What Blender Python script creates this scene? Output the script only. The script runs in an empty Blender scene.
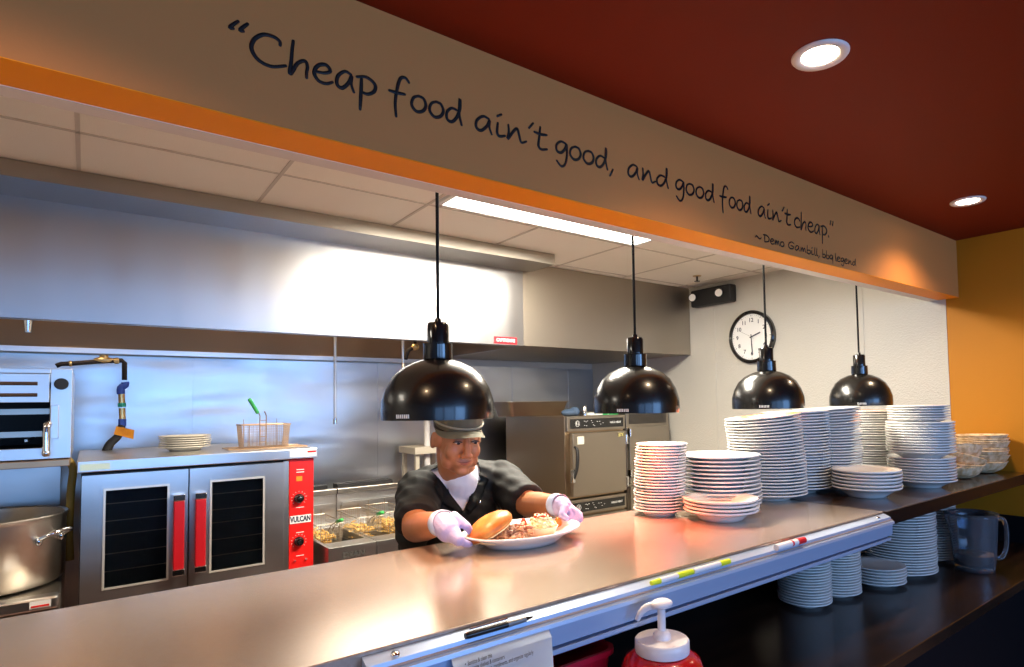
import bpy, bmesh, math, random
from mathutils import Vector, Matrix, Euler
random.seed(7)
PI = math.pi
sc = bpy.context.scene
col = sc.collection
V = Vector

# ------------------------------------------------------------------ camera
YAW, PITCH, ROLL = math.radians(38.63), math.radians(2.67), math.radians(-0.953)
F, CX, CY, EYE = 605.8, 570.7, 374.9, 1.53
fwd = V((math.sin(YAW)*math.cos(PITCH), math.cos(YAW)*math.cos(PITCH), math.sin(PITCH)))
rgt = V((math.cos(YAW), -math.sin(YAW), 0)); upv = rgt.cross(fwd)
c_, s_ = math.cos(ROLL), math.sin(ROLL)
rgt, upv = c_*rgt + s_*upv, -s_*rgt + c_*upv
def at(px, py, ax, v):
    """point of the photograph's ray on the real plane axis=v (design helper for placing things)"""
    d = fwd + rgt*((px-CX)/F) - upv*((py-CY)/F)
    o = V((0, 0, EYE)); t = (v-o[ax])/d[ax]
    return o + d*t
cam = bpy.data.cameras.new('camera'); co = bpy.data.objects.new('camera', cam); col.objects.link(co)
M = Matrix((rgt, upv, -fwd)).transposed().to_4x4(); M.translation = (0, 0, EYE)
co.matrix_world = M
cam.sensor_width = 36; cam.sensor_fit = 'HORIZONTAL'
cam.lens = F/1024*36
cam.shift_x = (512-CX)/1024; cam.shift_y = (CY-333.5)/1024
cam.clip_start = 0.02
sc.camera = co

# ------------------------------------------------------------------ materials
MATS = {}
def mat(name, color, rough=0.5, metal=0.0, coat=0.0, spec=0.5, emit=None, estr=0, trans=0, ior=1.45,
        noise=None, bump=None, alpha=1, sss=0, stretch=(1, 1, 1), rnoise=None):
    if name in MATS: return MATS[name]
    m = bpy.data.materials.new(name); m.use_nodes = True
    nt = m.node_tree; b = nt.nodes['Principled BSDF']
    b.inputs['Base Color'].default_value = (*color, 1)
    b.inputs['Roughness'].default_value = rough
    b.inputs['Metallic'].default_value = metal
    b.inputs['Coat Weight'].default_value = coat
    b.inputs['Coat Roughness'].default_value = 0.08
    b.inputs['Specular IOR Level'].default_value = spec
    b.inputs['Transmission Weight'].default_value = trans
    b.inputs['IOR'].default_value = ior
    b.inputs['Alpha'].default_value = alpha
    if sss:
        b.inputs['Subsurface Weight'].default_value = sss
        b.inputs['Subsurface Radius'].default_value = (0.02, 0.008, 0.004)
    if emit:
        b.inputs['Emission Color'].default_value = (*emit, 1); b.inputs['Emission Strength'].default_value = estr
    if noise or bump or rnoise:
        tc = nt.nodes.new('ShaderNodeTexCoord'); mp = nt.nodes.new('ShaderNodeMapping')
        mp.inputs['Scale'].default_value = stretch
        nt.links.new(tc.outputs['Object'], mp.inputs['Vector'])
    if noise:   # (scale, color2, lo, hi)
        n = nt.nodes.new('ShaderNodeTexNoise'); n.inputs['Scale'].default_value = noise[0]; n.inputs['Detail'].default_value = 5
        r = nt.nodes.new('ShaderNodeValToRGB')
        r.color_ramp.elements[0].position = noise[2]; r.color_ramp.elements[1].position = noise[3]
        r.color_ramp.elements[0].color = (*color, 1); r.color_ramp.elements[1].color = (*noise[1], 1)
        nt.links.new(mp.outputs[0], n.inputs['Vector']); nt.links.new(n.outputs['Fac'], r.inputs['Fac'])
        nt.links.new(r.outputs['Color'], b.inputs['Base Color'])
    if rnoise:  # (scale, lo, hi)
        n = nt.nodes.new('ShaderNodeTexNoise'); n.inputs['Scale'].default_value = rnoise[0]; n.inputs['Detail'].default_value = 4
        mr = nt.nodes.new('ShaderNodeMapRange'); mr.inputs['From Min'].default_value = .3; mr.inputs['From Max'].default_value = .7
        mr.inputs['To Min'].default_value = rnoise[1]; mr.inputs['To Max'].default_value = rnoise[2]
        nt.links.new(mp.outputs[0], n.inputs['Vector']); nt.links.new(n.outputs['Fac'], mr.inputs['Value'])
        nt.links.new(mr.outputs[0], b.inputs['Roughness'])
    if bump:    # (scale, strength)
        n = nt.nodes.new('ShaderNodeTexNoise'); n.inputs['Scale'].default_value = bump[0]; n.inputs['Detail'].default_value = 3 if bump[0] > 9 else .6
        bp = nt.nodes.new('ShaderNodeBump'); bp.inputs['Strength'].default_value = bump[1]; bp.inputs['Distance'].default_value = 0.01
        nt.links.new(mp.outputs[0], n.inputs['Vector']); nt.links.new(n.outputs['Fac'], bp.inputs['Height'])
        nt.links.new(bp.outputs[0], b.inputs['Normal'])
    MATS[name] = m
    return m

STEEL = mat('brushed_steel', (.62, .62, .62), .25, 1, bump=(3, .6), rnoise=(2, .285, .38), stretch=(1, 1, 1))
STEELWALL = mat('wall_steel', (.56, .58, .60), .25, 1, bump=(2.2, 2.4), rnoise=(3, .285, .36), stretch=(.7, 1, 2.2))
HOODSTEEL = mat('hood_steel', (.42, .42, .43), .3, 1, bump=(2.5, .25), rnoise=(2, .285, .36), stretch=(3, 1, .3))
DSTEEL = mat('dull_steel', (.36, .33, .29), .34, 1, bump=(5, .1))
SATIN = mat('satin_steel', (.42, .37, .30), .42, 1, bump=(5, .05))
BROWNSTEEL = mat('heat_tinted_steel', (.42, .27, .16), .36, .85, bump=(2, .5), stretch=(3, 1, .3))
COUNTER = mat('counter_steel', (.58, .47, .37), .25, .68, rnoise=(30, .185, .215), noise=(70, (.46, .36, .28), .40, .64), stretch=(1, 6, 1))
RAIL = mat('aluminium_rail', (.40, .50, .68), .42, .35)
DARKTOP = mat('dark_laminate', (.035, .02, .014), .16, 0, coat=.3, noise=(6, (.055, .03, .018), .4, .65), stretch=(.4, 5, 1))
DARKEDGE = mat('dark_laminate_edge', (.007, .004, .004), .45, spec=.2)
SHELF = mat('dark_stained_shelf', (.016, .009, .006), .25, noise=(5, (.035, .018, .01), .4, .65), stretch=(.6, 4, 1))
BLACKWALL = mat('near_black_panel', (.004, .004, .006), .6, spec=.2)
BEAMTAN = mat('tan_paint', (.60, .225, .06), .6, spec=.25, bump=(150, .03))
ORANGE = mat('orange_paint', (.92, .30, .005), .5, spec=.2, bump=(150, .03))
MUSTARD = mat('mustard_wall_paint', (.47, .18, .008), .55, spec=.3, bump=(120, .05))
REDCEIL = mat('red_paint', (.165, .013, .0006), .65, spec=.2, bump=(150, .03))
TRIMW = mat('off_white_trim', (.72, .66, .58), .5)
FRP = mat('white_wall_panel', (.50, .48, .43), .38, bump=(110, .35))
TILE = mat('ceiling_tile', (.93, .88, .78), .8, bump=(200, .15), noise=(1.5, (.90, .85, .74), .4, .7))
TILELINE = mat('ceiling_grid', (.62, .56, .48), .6)
FLOORM = mat('quarry_tile_floor', (.22, .10, .07), .4, noise=(4, (.06, .03, .025), .4, .6))
BLACK = mat('gloss_black', (.008, .008, .008), .12, coat=.5)
DOME = mat('black_enamel', (.006, .006, .006), .26, coat=.25)
DOMEIN = mat('white_enamel_lining', (.75, .72, .65), .4)
CORD = mat('black_cord', (.006, .006, .006), .7, spec=.2)
MBLACK = mat('matt_black', (.012, .012, .013), .55)
GLASSDK = mat('dark_oven_glass', (.01, .013, .016), .06, spec=.8)
REDP = mat('red_panel_paint', (.70, .012, .010), .35)
REDH = mat('red_handle', (.45, .006, .012), .4)
WHITE = mat('white_label', (.8, .8, .78), .5)
PLATE = mat('white_china', (.80, .79, .76), .22, coat=.25)
OLDPLATE = mat('cream_china', (.66, .60, .48), .3, coat=.2)
BRASS = mat('brass', (.65, .45, .2), .3, 1)
IRON = mat('black_iron_pipe', (.03, .022, .018), .5, .5)
BLUEPL = mat('blue_fitting', (.02, .06, .35), .4)
GREENPL = mat('green_plastic', (.05, .42, .10), .4)
ORTAG = mat('orange_tag', (.95, .38, .01), .5)
CHROME = mat('chrome', (.75, .75, .75), .12, 1)
POTAL = mat('worn_aluminium', (.62, .58, .52), .36, 1, noise=(5, (.45, .33, .2), .5, .85), bump=(12, .1))
WIRE = mat('basket_wire', (.55, .48, .38), .35, .9)
RUSTY = mat('browned_wire', (.5, .33, .2), .4, .8)
FRIES = mat('golden_fries', (.75, .42, .08), .6, noise=(60, (.9, .62, .2), .4, .6))
SKIN = mat('skin', (.43, .185, .085), .42, sss=.08, noise=(25, (.38, .16, .078), .4, .7))
LIP = mat('lip', (.30, .10, .06), .45)
HAIR = mat('black_hair', (.012, .01, .01), .6)
JACKET = mat('black_cotton', (.007, .008, .007), .75, bump=(18, .35))
TEE = mat('white_cotton', (.78, .78, .80), .8, bump=(30, .2))
GLOVE = mat('lavender_glove', (.40, .37, .62), .42, bump=(40, .3))
GLOVECUFF = mat('glove_cuff', (.42, .52, .72), .42)
CAPC = mat('olive_cap_cloth', (.10, .10, .07), .8, bump=(60, .2))
CAPB = mat('khaki_brim_cloth', (.27, .265, .20), .8, bump=(60, .2))
TROUS = mat('dark_trousers', (.02, .02, .025), .8)
BUN = mat('toasted_bun', (.50, .15, .022), .4, noise=(14, (.74, .38, .10), .45, .68), bump=(30, .1))
CRUMB = mat('bun_crumb', (.85, .68, .38), .7)
PORK = mat('pulled_pork', (.30, .10, .05), .5, noise=(60, (.58, .32, .18), .4, .6))
SLAW = mat('creamy_slaw', (.78, .72, .52), .5, noise=(50, (.62, .55, .25), .4, .6))
TOM = mat('tomato_red', (.72, .05, .015), .3)
CHIP = mat('fried_yellow', (.85, .58, .18), .5)
WICKER = mat('woven_wicker', (.58, .38, .18), .7, noise=(35, (.80, .62, .38), .4, .6))
CLEAR = mat('clear_plastic', (.66, .80, .97), .06, trans=.92, ior=1.3)
WATER = mat('pink_liquid', (.9, .55, .42), .05, trans=.6, ior=1.33)
KETCH = mat('red_sauce_plastic', (.50, .008, .01), .2, coat=.4)
BINRED = mat('red_bin_plastic', (.55, .008, .03), .35)
PUMPW = mat('white_pump_plastic', (.80, .76, .78), .3)
PAPER = mat('white_paper', (.74, .86, .98), .7, bump=(3, .05))
INK = mat('ink', (.02, .02, .05), .6)
LETTER = mat('black_vinyl_letter', (.006, .004, .004), .45)
HIYEL = mat('highlighter_yellow', (.75, .85, .03), .35)
MARKW = mat('marker_white', (.85, .83, .82), .35)
REDCAP = mat('marker_red', (.75, .02, .03), .35)
PENB = mat('pen_black', (.01, .01, .012), .25)
PENG = mat('pen_grey', (.25, .25, .25), .35, .6)
GREYP = mat('beige_painted_metal', (.50, .45, .36), .45)
WOODEDGE = mat('pale_plywood', (.42, .34, .22), .6)
PLASTERFRAME = mat('window_frame_paint', (.1, .09, .08), .5)
LIGHTW = mat('lamp_diffuser', (1, 1, 1), .5, emit=(1, .95, .84), estr=9)
CANW = mat('can_glow', (1, 1, 1), .5, emit=(1, .86, .66), estr=22)
BULB = mat('heat_bulb_glow', (1, .6, .3), .5, emit=(1, .42, .16), estr=12)

# ------------------------------------------------------------------ builders
def worigin(o):
    p = V((0, 0, 0))
    while o is not None:
        p = p + o.location; o = o.parent
    return p
def tag(o, label=None, cat=None, group=None, kind=None):
    if label: o['label'] = label
    if cat: o['category'] = cat
    if group: o['group'] = group
    if kind: o['kind'] = kind
    return o
def thing(name, label, cat, loc, group=None):
    o = bpy.data.objects.new(name, None); col.objects.link(o); o.location = loc; o.empty_display_size = .05
    return tag(o, label, cat, group)
def obj(name, bm, m, parent=None, smooth=False, bevel=0, world=True, origin=None):
    if isinstance(bm, bmesh.types.BMesh):
        me = bpy.data.meshes.new(name)
        bmesh.ops.recalc_face_normals(bm, faces=bm.faces)
        bm.to_mesh(me); bm.free()
    else: me = bm
    me.name = name
    for mm in (m if isinstance(m, (list, tuple)) else [m]): me.materials.append(mm)
    o = bpy.data.objects.new(name, me); col.objects.link(o)
    if origin is not None:
        me.transform(Matrix.Translation(-V(origin))); o.location = origin
    if parent is not None:
        if world: me.transform(Matrix.Translation(-worigin(parent)))
        o.parent = parent
    if smooth:
        for p in me.polygons: p.use_smooth = True
        if smooth is not True:
            me.set_sharp_from_angle(angle=math.radians(smooth))
    if bevel:
        b = o.modifiers.new('bevel', 'BEVEL'); b.width = bevel; b.segments = 2; b.limit_method = 'ANGLE'
    return o
def structure(name, bm, m, **k):
    return tag(obj(name, bm, m, **k), kind='structure')
def NB(): return bmesh.new()
def box(bm, x0, x1, y0, y1, z0, z1, mi=0, M=None):
    vs = [bm.verts.new(v) for v in ((x0,y0,z0),(x1,y0,z0),(x1,y1,z0),(x0,y1,z0),(x0,y0,z1),(x1,y0,z1),(x1,y1,z1),(x0,y1,z1))]
    if M is not None:
        for v in vs: v.co = M @ v.co
    for f in ((0,3,2,1),(4,5,6,7),(0,1,5,4),(1,2,6,5),(2,3,7,6),(3,0,4,7)):
        fa = bm.faces.new([vs[i] for i in f]); fa.material_index = mi
    return bm
def B(*a, **k): return box(NB(), *a, **k)
def lathe(bm, prof, n=40, M=None, sx=1, sy=1, mi=0, wob=None):
    rings = []
    for (r, z) in prof:
        if r < 1e-6: rings.append([bm.verts.new((0, 0, z))]); continue
        rg = []
        for i in range(n):
            a = 2*PI*i/n; rr = r*(wob(i, n, z, r) if wob else 1)
            rg.append(bm.verts.new((rr*sx*math.cos(a), rr*sy*math.sin(a), z)))
        rings.append(rg)
    for a, b in zip(rings, rings[1:]):
        for i in range(n):
            j = (i+1) % n
            try:
                if len(a) == 1 and len(b) == 1: break
                if len(a) == 1: f = bm.faces.new((a[0], b[i], b[j]))
                elif len(b) == 1: f = bm.faces.new((a[i], a[j], b[0]))
                else: f = bm.faces.new((a[i], a[j], b[j], b[i]))
                f.material_index = mi
            except ValueError: pass
    if M is not None:
        for rg in rings:
            for v in rg: v.co = M @ v.co
    return bm
def T(x, y=None, z=None):
    return Matrix.Translation(V((x, y, z)) if y is not None else V(x))
def align(p0, p1):
    d = V(p1)-V(p0)
    q = V((0, 0, 1)).rotation_difference(d.normalized()) if d.length > 1e-9 else Matrix.Identity(3).to_quaternion()
    return Matrix.Translation(V(p0)) @ q.to_matrix().to_4x4(), d.length
def cyl(bm, p0, p1, r0, r1=None, n=20, mi=0):
    r1 = r0 if r1 is None else r1
    M_, L = align(p0, p1)
    return lathe(bm, [(0, 0), (r0, 0), (r1, L), (0, L)], n, M_, mi=mi)
def smooth_pts(pts, k=6):
    P = [V(p) for p in pts]
    if len(P) < 3: return P
    out = []
    for i in range(len(P)-1):
        a = P[max(i-1, 0)]; b = P[i]; c = P[i+1]; d = P[min(i+2, len(P)-1)]
        for j in range(k):
            t = j/k
            out.append(.5*((2*b)+(-a+c)*t+(2*a-5*b+4*c-d)*t*t+(-a+3*b-3*c+d)*t**3))
    out.append(P[-1]); return out
def tube(bm, pts, r, n=8, mi=0, caps=True, k=0):
    P = smooth_pts(pts, k) if k else [V(p) for p in pts]
    rings = []; prev = None
    for i, p in enumerate(P):
        d = (P[min(i+1, len(P)-1)]-P[max(i-1, 0)])
        d = d.normalized() if d.length > 1e-9 else V((0, 0, 1))
        if prev is None:
            u = d.orthogonal().normalized()
        else:
            u = (prev-d*prev.dot(d))
            u = u.normalized() if u.length > 1e-6 else d.orthogonal().normalized()
        prev = u; w = d.cross(u)
        rr = r(i/(len(P)-1)) if callable(r) else r
        rings.append([bm.verts.new(p+u*(rr*math.cos(2*PI*j/n))+w*(rr*math.sin(2*PI*j/n))) for j in range(n)])
    for a, b in zip(rings, rings[1:]):
        for j in range(n):
            f = bm.faces.new((a[j], a[(j+1)%n], b[(j+1)%n], b[j])); f.material_index = mi
    if caps:
        for rg in (rings[0], rings[-1]):
            try: bm.faces.new(rg).material_index = mi
            except ValueError: pass
    return bm
def ell(bm, c, r, rot=None, n=20, mi=0):
    M_ = Matrix.Translation(V(c)) @ (rot.to_matrix().to_4x4() if rot is not None else Matrix.Identity(4)) @ Matrix.Diagonal((*r, 1))
    return lathe(bm, [(math.sin(PI*i/(n//2)) if 0 < i < n//2 else 0, -math.cos(PI*i/(n//2))) for i in range(n//2+1)], n, M_, mi=mi)
def cap_(bm, p0, p1, r0, r1=None, n=16):
    """tapered capsule"""
    r1 = r0 if r1 is None else r1
    M_, L = align(p0, p1)
    prof = [(0, -r0)]+[(r0*math.sin(a), -r0*math.cos(a)) for a in (PI/8, PI/4, 3*PI/8, PI/2)]
    prof += [(r1*math.cos(a), L+r1*math.sin(a)) for a in (0, PI/8, PI/4, 3*PI/8)]+[(0, L+r1)]
    return lathe(bm, prof, n, M_)
def remesh(bm, voxel, it=4, fac=.5):
    """fuse overlapping solids into one continuous surface"""
    me = bpy.data.meshes.new('tmp'); bmesh.ops.recalc_face_normals(bm, faces=bm.faces); bm.to_mesh(me); bm.free()
    o = bpy.data.objects.new('tmp', me); col.objects.link(o)
    r = o.modifiers.new('r', 'REMESH'); r.mode = 'VOXEL'; r.voxel_size = voxel
    s = o.modifiers.new('s', 'SMOOTH'); s.iterations = it; s.factor = fac
    dg = bpy.context.evaluated_depsgraph_get(); dg.update()
    out = bpy.data.meshes.new_from_object(o.evaluated_get(dg))
    bpy.data.objects.remove(o); bpy.data.meshes.remove(me)
    out.materials.clear()
    return out
def copy_tree(o, parent=None):
    c = o.copy(); col.objects.link(c); c.parent = parent
    for ch in list(o.children): copy_tree(ch, c)
    return c
def text_mesh(s, size, M_, depth=.0006, bold=0, align_='CENTER', name='lettering', sx=1):
    cu = bpy.data.curves.new('t', 'FONT'); cu.body = s; cu.size = size; cu.extrude = depth; cu.offset = bold
    cu.align_x = align_; cu.align_y = 'CENTER'; cu.resolution_u = 3
    o = bpy.data.objects.new('t', cu); col.objects.link(o)
    dg = bpy.context.evaluated_depsgraph_get(); dg.update()
    me = bpy.data.meshes.new_from_object(o.evaluated_get(dg)); bpy.data.objects.remove(o)
    me.transform(Matrix.Diagonal((sx, 1, 1, 1))); me.transform(M_); me.materials.clear()
    return me
FRONT = Matrix.Rotation(PI/2, 4, 'X')          # text standing up, facing -Y

# ------------------------------------------------------------------ the setting
XR = 4.04
structure('floor', B(-3.2, XR, -3.6, 5.0, -.06, 0), FLOORM)
structure('ceiling', B(-3.2, XR, -3.6, 1.352, 2.46, 2.52), REDCEIL)
GX = [-.04+.655*k for k in range(-5, 7)]; GY = [2.015, 2.67, 3.325]
bm = B(-3.2, XR, 1.50, 4.9, 2.5, 2.56, mi=0)
for x in GX:
    if x+.006 < XR: box(bm, x-.007, x+.007, 1.5, 3.38, 2.4965, 2.501, mi=1)
for y in GY: box(bm, -3.2, XR, y-.007, y+.007, 2.4965, 2.5012, mi=1)
structure('ceiling', bm, [TILE, TILELINE])
structure('wall_right', B(XR, XR+.1, -3.6, 1.42, 0, 2.56), MUSTARD)
bm = B(XR, XR+.1, 1.42, 5.0, 0, 2.56)
for y in (1.93, 3.15): box(bm, XR-.004, XR, y-.012, y+.012, .0, 2.5)
box(bm, XR-.004, XR, 1.42, 1.44, 0, 2.12)
structure('wall_right', bm, FRP)
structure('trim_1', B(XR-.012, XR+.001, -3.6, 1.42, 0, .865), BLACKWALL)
YB = 4.7
structure('wall_back', B(-3.2, XR, YB, YB+.1, 0, 2.56), mat('painted_wall', (.5, .47, .42), .6))
bm = NB()
seams = [-2.0, -.7, .555, 1.80, 3.06, 3.72, XR-.002]
for a, b in zip(seams, seams[1:]): box(bm, a+.003, b-.003, YB-.012, YB, 0, 1.87)
for s in seams[1:-1]: box(bm, s-.008, s+.008, YB-.016, YB-.010, 0, 1.87)
structure('wall_back', bm, STEELWALL)
structure('wall_left', B(-3.3, -3.2, -3.6, 5.0, 0, 2.56), mat('painted_wall', (.5, .47, .42), .6))
# dining-side wall with wide windows behind the photographer
bm = NB()
WX = [(-2.6, -.9), (-.6, 1.1), (1.4, 3.4)]
box(bm, -3.2, XR, -3.7, -3.6, 0, .75); box(bm, -3.2, XR, -3.7, -3.6, 2.25, 2.56)
px = -3.2
for a, b in WX+[(XR, XR)]:
    box(bm, px, a, -3.7, -3.6, .75, 2.25); px = b
structure('wall_front', bm, mat('dark_painted_wall', (.16, .08, .05), .6))
for i, (a, b) in enumerate(WX):
    bm = NB()
    box(bm, a, a+.05, -3.68, -3.62, .75, 2.25); box(bm, b-.05, b, -3.68, -3.62, .75, 2.25)
    box(bm, a, b, -3.68, -3.62, .75, .8); box(bm, a, b, -3.68, -3.62, 2.2, 2.25)
    box(bm, (a+b)/2-.02, (a+b)/2+.02, -3.68, -3.62, .75, 2.25)
    structure('window_%d' % (i+1), bm, PLASTERFRAME)

# header beam over the pass, with its lettering
beam = structure('trim_2', B(-3.2, XR, 1.35, 1.462, 2.12, 2.52), BEAMTAN)
bm = B(-3.2, XR, 1.3495, 1.462, 2.1185, 2.1205)
obj('painted_underside', bm, ORANGE, beam)
structure('trim_3', B(-3.2, XR, 1.462, 1.512, 2.117, 2.51), TRIMW)

# handwriting: strokes on a unit grid (x-height = 1)
G = {
'"': ([[(.32,1.75),(.0,1.35),(.12,1.32)], [(.72,1.78),(.42,1.38),(.54,1.35)]], .95),
'”': ([[(.1,1.85),(.0,1.4)], [(.4,1.85),(.3,1.4)]], .55),
'C': ([[(1.0,1.25),(.98,1.45),(.75,1.58),(.4,1.5),(.1,1.1),(.02,.6),(.25,.15),(.7,.02),(1.2,.28)]], 1.35),
'c': ([[(.68,.75),(.6,.95),(.35,.97),(.1,.7),(.06,.3),(.3,.02),(.7,.15)]], .82),
'h': ([[(.12,1.7),(.08,1.2),(.05,.6),(.0,.03),(.06,.0),(.28,.6),(.55,.85),(.65,.6),(.62,.3),(.62,.0)]], .86),
'e': ([[(.12,.48),(.45,.55),(.66,.75),(.5,1.0),(.2,.85),(.04,.4),(.2,.04),(.5,.0),(.74,.18)]], .88),
'a': ([[(.6,.92),(.35,.98),(.08,.6),(.05,.15),(.25,.03),(.5,.4),(.64,.85),(.62,.4),(.72,.0)]], .9),
'p': ([[(.14,.95),(.12,.2),(.08,-.85)], [(-.05,.9),(.35,1.05),(.7,.8),(.68,.4),(.4,.12),(.12,.15)]], .88),
'f': ([[(.85,1.55),(.68,1.75),(.45,1.6),(.3,.9),(.22,.1),(.26,-.65)], [(-.05,.72),(.3,.72),(.66,.78)]], .92),
'o': ([[(.42,.95),(.15,.75),(.06,.3),(.28,.0),(.58,.12),(.74,.5),(.62,.88),(.36,.93)]], .86),
'd': ([[(.58,.82),(.3,.85),(.06,.5),(.08,.1),(.3,.02),(.55,.35),(.74,1.0),(.74,1.6),(.7,.7),(.82,.0)]], .98),
'i': ([[(.1,.85),(.06,.25),(.16,.03),(.42,.16)], [(.08,1.28),(.26,1.48)]], .5),
'n': ([[(.08,.95),(.1,.5),(.04,.02),(.3,.6),(.48,.88),(.58,.5),(.68,.06),(.92,.22)]], .98),
"'": ([[(.28,1.6),(.08,1.2)]], .34),
't': ([[(.3,1.5),(.24,.8),(.2,.2),(.34,.0),(.62,.12)], [(.0,1.05),(.3,1.02),(.62,1.1)]], .7),
'g': ([[(.66,.92),(.35,.98),(.08,.65),(.1,.25),(.35,.2),(.6,.55),(.7,.9),(.72,.2),(.6,-.5),(.35,-.75),(.08,-.45)]], .86),
',': ([[(.22,.12),(.0,-.4)]], .4),
'.': ([[(.06,.16),(.12,.02),(.1,.1)]], .3),
'~': ([[(.0,.45),(.2,.75),(.45,.5),(.7,.35),(.9,.65)]], 1.0),
'D': ([[(.15,1.35),(.12,.6),(.1,.05)], [(-.1,1.3),(.5,1.35),(.95,.9),(.8,.3),(.1,.02)]], 1.15),
'm': ([[(.08,.9),(.05,.02),(.22,.65),(.36,.85),(.42,.1),(.58,.7),(.74,.85),(.8,.3),(.95,.02)]], 1.06),
'G': ([[(.95,1.2),(.6,1.42),(.2,1.1),(.05,.5),(.3,.05),(.75,.15),(.85,.6),(.45,.62)]], 1.1),
'b': ([[(.12,1.6),(.08,.7),(.1,.05),(.45,.0),(.66,.35),(.5,.75),(.12,.6)]], .78),
'l': ([[(.14,1.6),(.08,.7),(.14,.03),(.3,.05)]], .36),
'q': ([[(.62,.9),(.3,.95),(.06,.6),(.12,.15),(.4,.2),(.62,.75),(.6,.0),(.6,-.8)]], .82),
}
def handwriting(bm, word, x0, x1, zb, xh, y, w):
    tot = sum(G[c][1] for c in word) - .12
    sx = (x1-x0)/tot; x = x0
    for c in word:
        st, adv = G[c]
        for s in st:
            pts = smooth_pts([(x+p[0]*sx, y, zb+p[1]*xh) for p in s], 5)
            # flat ribbon with rounded ends
            mm = NB(); tube(mm, pts, lambda t: w*(.8+.25*math.sin(t*PI)), n=6)
            for end in (pts[0], pts[-1]): ell(mm, end, (w*.8,)*3, n=8)
            for v in mm.verts: v.co.y = y+(v.co.y-y)*.12
            me = bpy.data.meshes.new('s'); mm.to_mesh(me); mm.free(); bm.from_mesh(me); bpy.data.meshes.remove(me)
        x += adv*sx
YL = 1.3490
bm = NB()
ZB, XH = 2.243, .042
for w_, a, b in (('"', .214, .25), ('Cheap', .252, .514), ('food', .548, .738), ("ain't", .775, 1.003), ('good,', 1.036, 1.262), ('and', 1.322, 1.512),
                 ('good', 1.545, 1.754), ('food', 1.788, 1.976), ("ain't", 2.02, 2.246), ('cheap.', 2.274, 2.556), ('”', 2.566, 2.596)):
    handwriting(bm, w_, a, b, ZB, XH, YL, .0042)
for w_, a, b in (('~', 1.997, 2.036), ('Demo', 2.055, 2.194), ('Gambill,', 2.224, 2.470), ('bbq', 2.49, 2.582), ('legend', 2.601, 2.791)):
    handwriting(bm, w_, a, b, 2.146, .021, YL, .0028)
obj('lettering', bm, LETTER, beam, smooth=True)

# recessed can lights
for i, (x, y, lab) in enumerate(((1.536, .818, 'round recessed ceiling light nearest the top of the picture'),
                                 (3.262, 1.033, 'round recessed ceiling light near the mustard wall'))):
    t = thing('recessed_light', lab, 'ceiling light', (x, y, 2.46), 'recessed lights in the red ceiling')
    bm = lathe(NB(), [(.046, .0), (.052, -.005), (.070, -.007), (.074, -.002), (.074, 0), (.046, .0)], 40, T(x, y, 2.46))
    obj('trim_ring', bm, mat('light_trim_white', (.8, .72, .68), .4), t, smooth=True)
    bm = lathe(NB(), [(0, -.003), (.047, -.003), (.047, -.0005), (0, -.0005)], 32, T(x, y, 2.46))
    obj('lens', bm, CANW, t)
    l = bpy.data.lights.new('down_spot', 'SPOT'); l.energy = 34; l.spot_size = math.radians(140); l.spot_blend = .8; l.color = (1, .72, .45); l.shadow_soft_size = .05
    lo = bpy.data.objects.new('down_spot_light', l); col.objects.link(lo); lo.location = (x, y, 2.44)

# fluorescent fitting in the kitchen ceiling
t = thing('fluorescent_light', 'long white fluorescent panel light in the kitchen tile ceiling', 'ceiling light', (1.95, 2.32, 2.5))
bm = NB()
for a in ((1.285, 2.615, 2.03, 2.05), (1.285, 2.615, 2.60, 2.62), (1.285, 1.31, 2.03, 2.62), (2.59, 2.615, 2.03, 2.62)): box(bm, *a, 2.484, 2.4995)
obj('frame', bm, WHITE, t)
obj('diffuser', B(1.31, 2.59, 2.05, 2.6, 2.489, 2.4985), LIGHTW, t)

# sprinkler head
p = at(697, 276, 2, 2.5)
t = thing('sprinkler', 'small bronze fire sprinkler on the kitchen ceiling', 'sprinkler', p)
obj('escutcheon', lathe(NB(), [(.0, -.004), (.03, -.004), (.034, 0), (0, 0)], 24, T(p)), BRASS, t)
bm = cyl(NB(), p+V((0, 0, -.04)), p, .007); lathe(bm, [(0, -.045), (.022, -.043), (.022, -.040), (0, -.040)], 16, T(p))
obj('deflector', bm, IRON, t)

# ------------------------------------------------------------------ hood and soffit
hx0, hx1 = -2.2, 2.30
hood = thing('range_hood', 'long stainless exhaust hood over the cooking line', 'range hood', (1, 3.9, 1.92))
bm = NB()
box(bm, hx0, hx1, 3.38, 3.395, 1.92, 2.44); box(bm, hx1-.015, hx1, 3.395, YB, 1.92, 2.44)
box(bm, hx0, hx1, 3.395, YB, 2.425, 2.44); box(bm, hx0, hx1, 3.395, 3.43, 1.92, 1.93)
obj('canopy', bm, HOODSTEEL, hood, bevel=.002)
bm = NB(); box(bm, hx0, 2.36, 3.10, 3.115, 2.43, 2.497); box(bm, hx0, 2.36, 3.115, 3.38, 2.43, 2.445); box(bm, 2.345, 2.36, 3.115, 3.40, 2.445, 2.497)
obj('top_flange', bm, DSTEEL, hood)
bm = NB(); box(bm, hx0, hx1-.016, YB-.10, YB-.014, 1.885, 1.90); box(bm, hx0, hx1-.016, YB-.105, YB-.10, 1.875, 1.905)
obj('grease_trough', bm, STEEL, hood)
bm = NB()
v = [bm.verts.new(c) for c in ((hx0, YB-.05, 1.9), (hx1-.016, YB-.05, 1.9), (hx1-.016, YB-.16, 2.42), (hx0, YB-.16, 2.42))]
bm.faces.new(v); bmesh.ops.solidify(bm, geom=bm.faces[:], thickness=.01)
obj('filter_bank', bm, BROWNSTEEL, hood)
p = at(505.5, 340.5, 1, 3.38)
s = B(p.x-.088, p.x+.088, 3.377, 3.3795, p.z-.023, p.z+.023)
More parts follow.
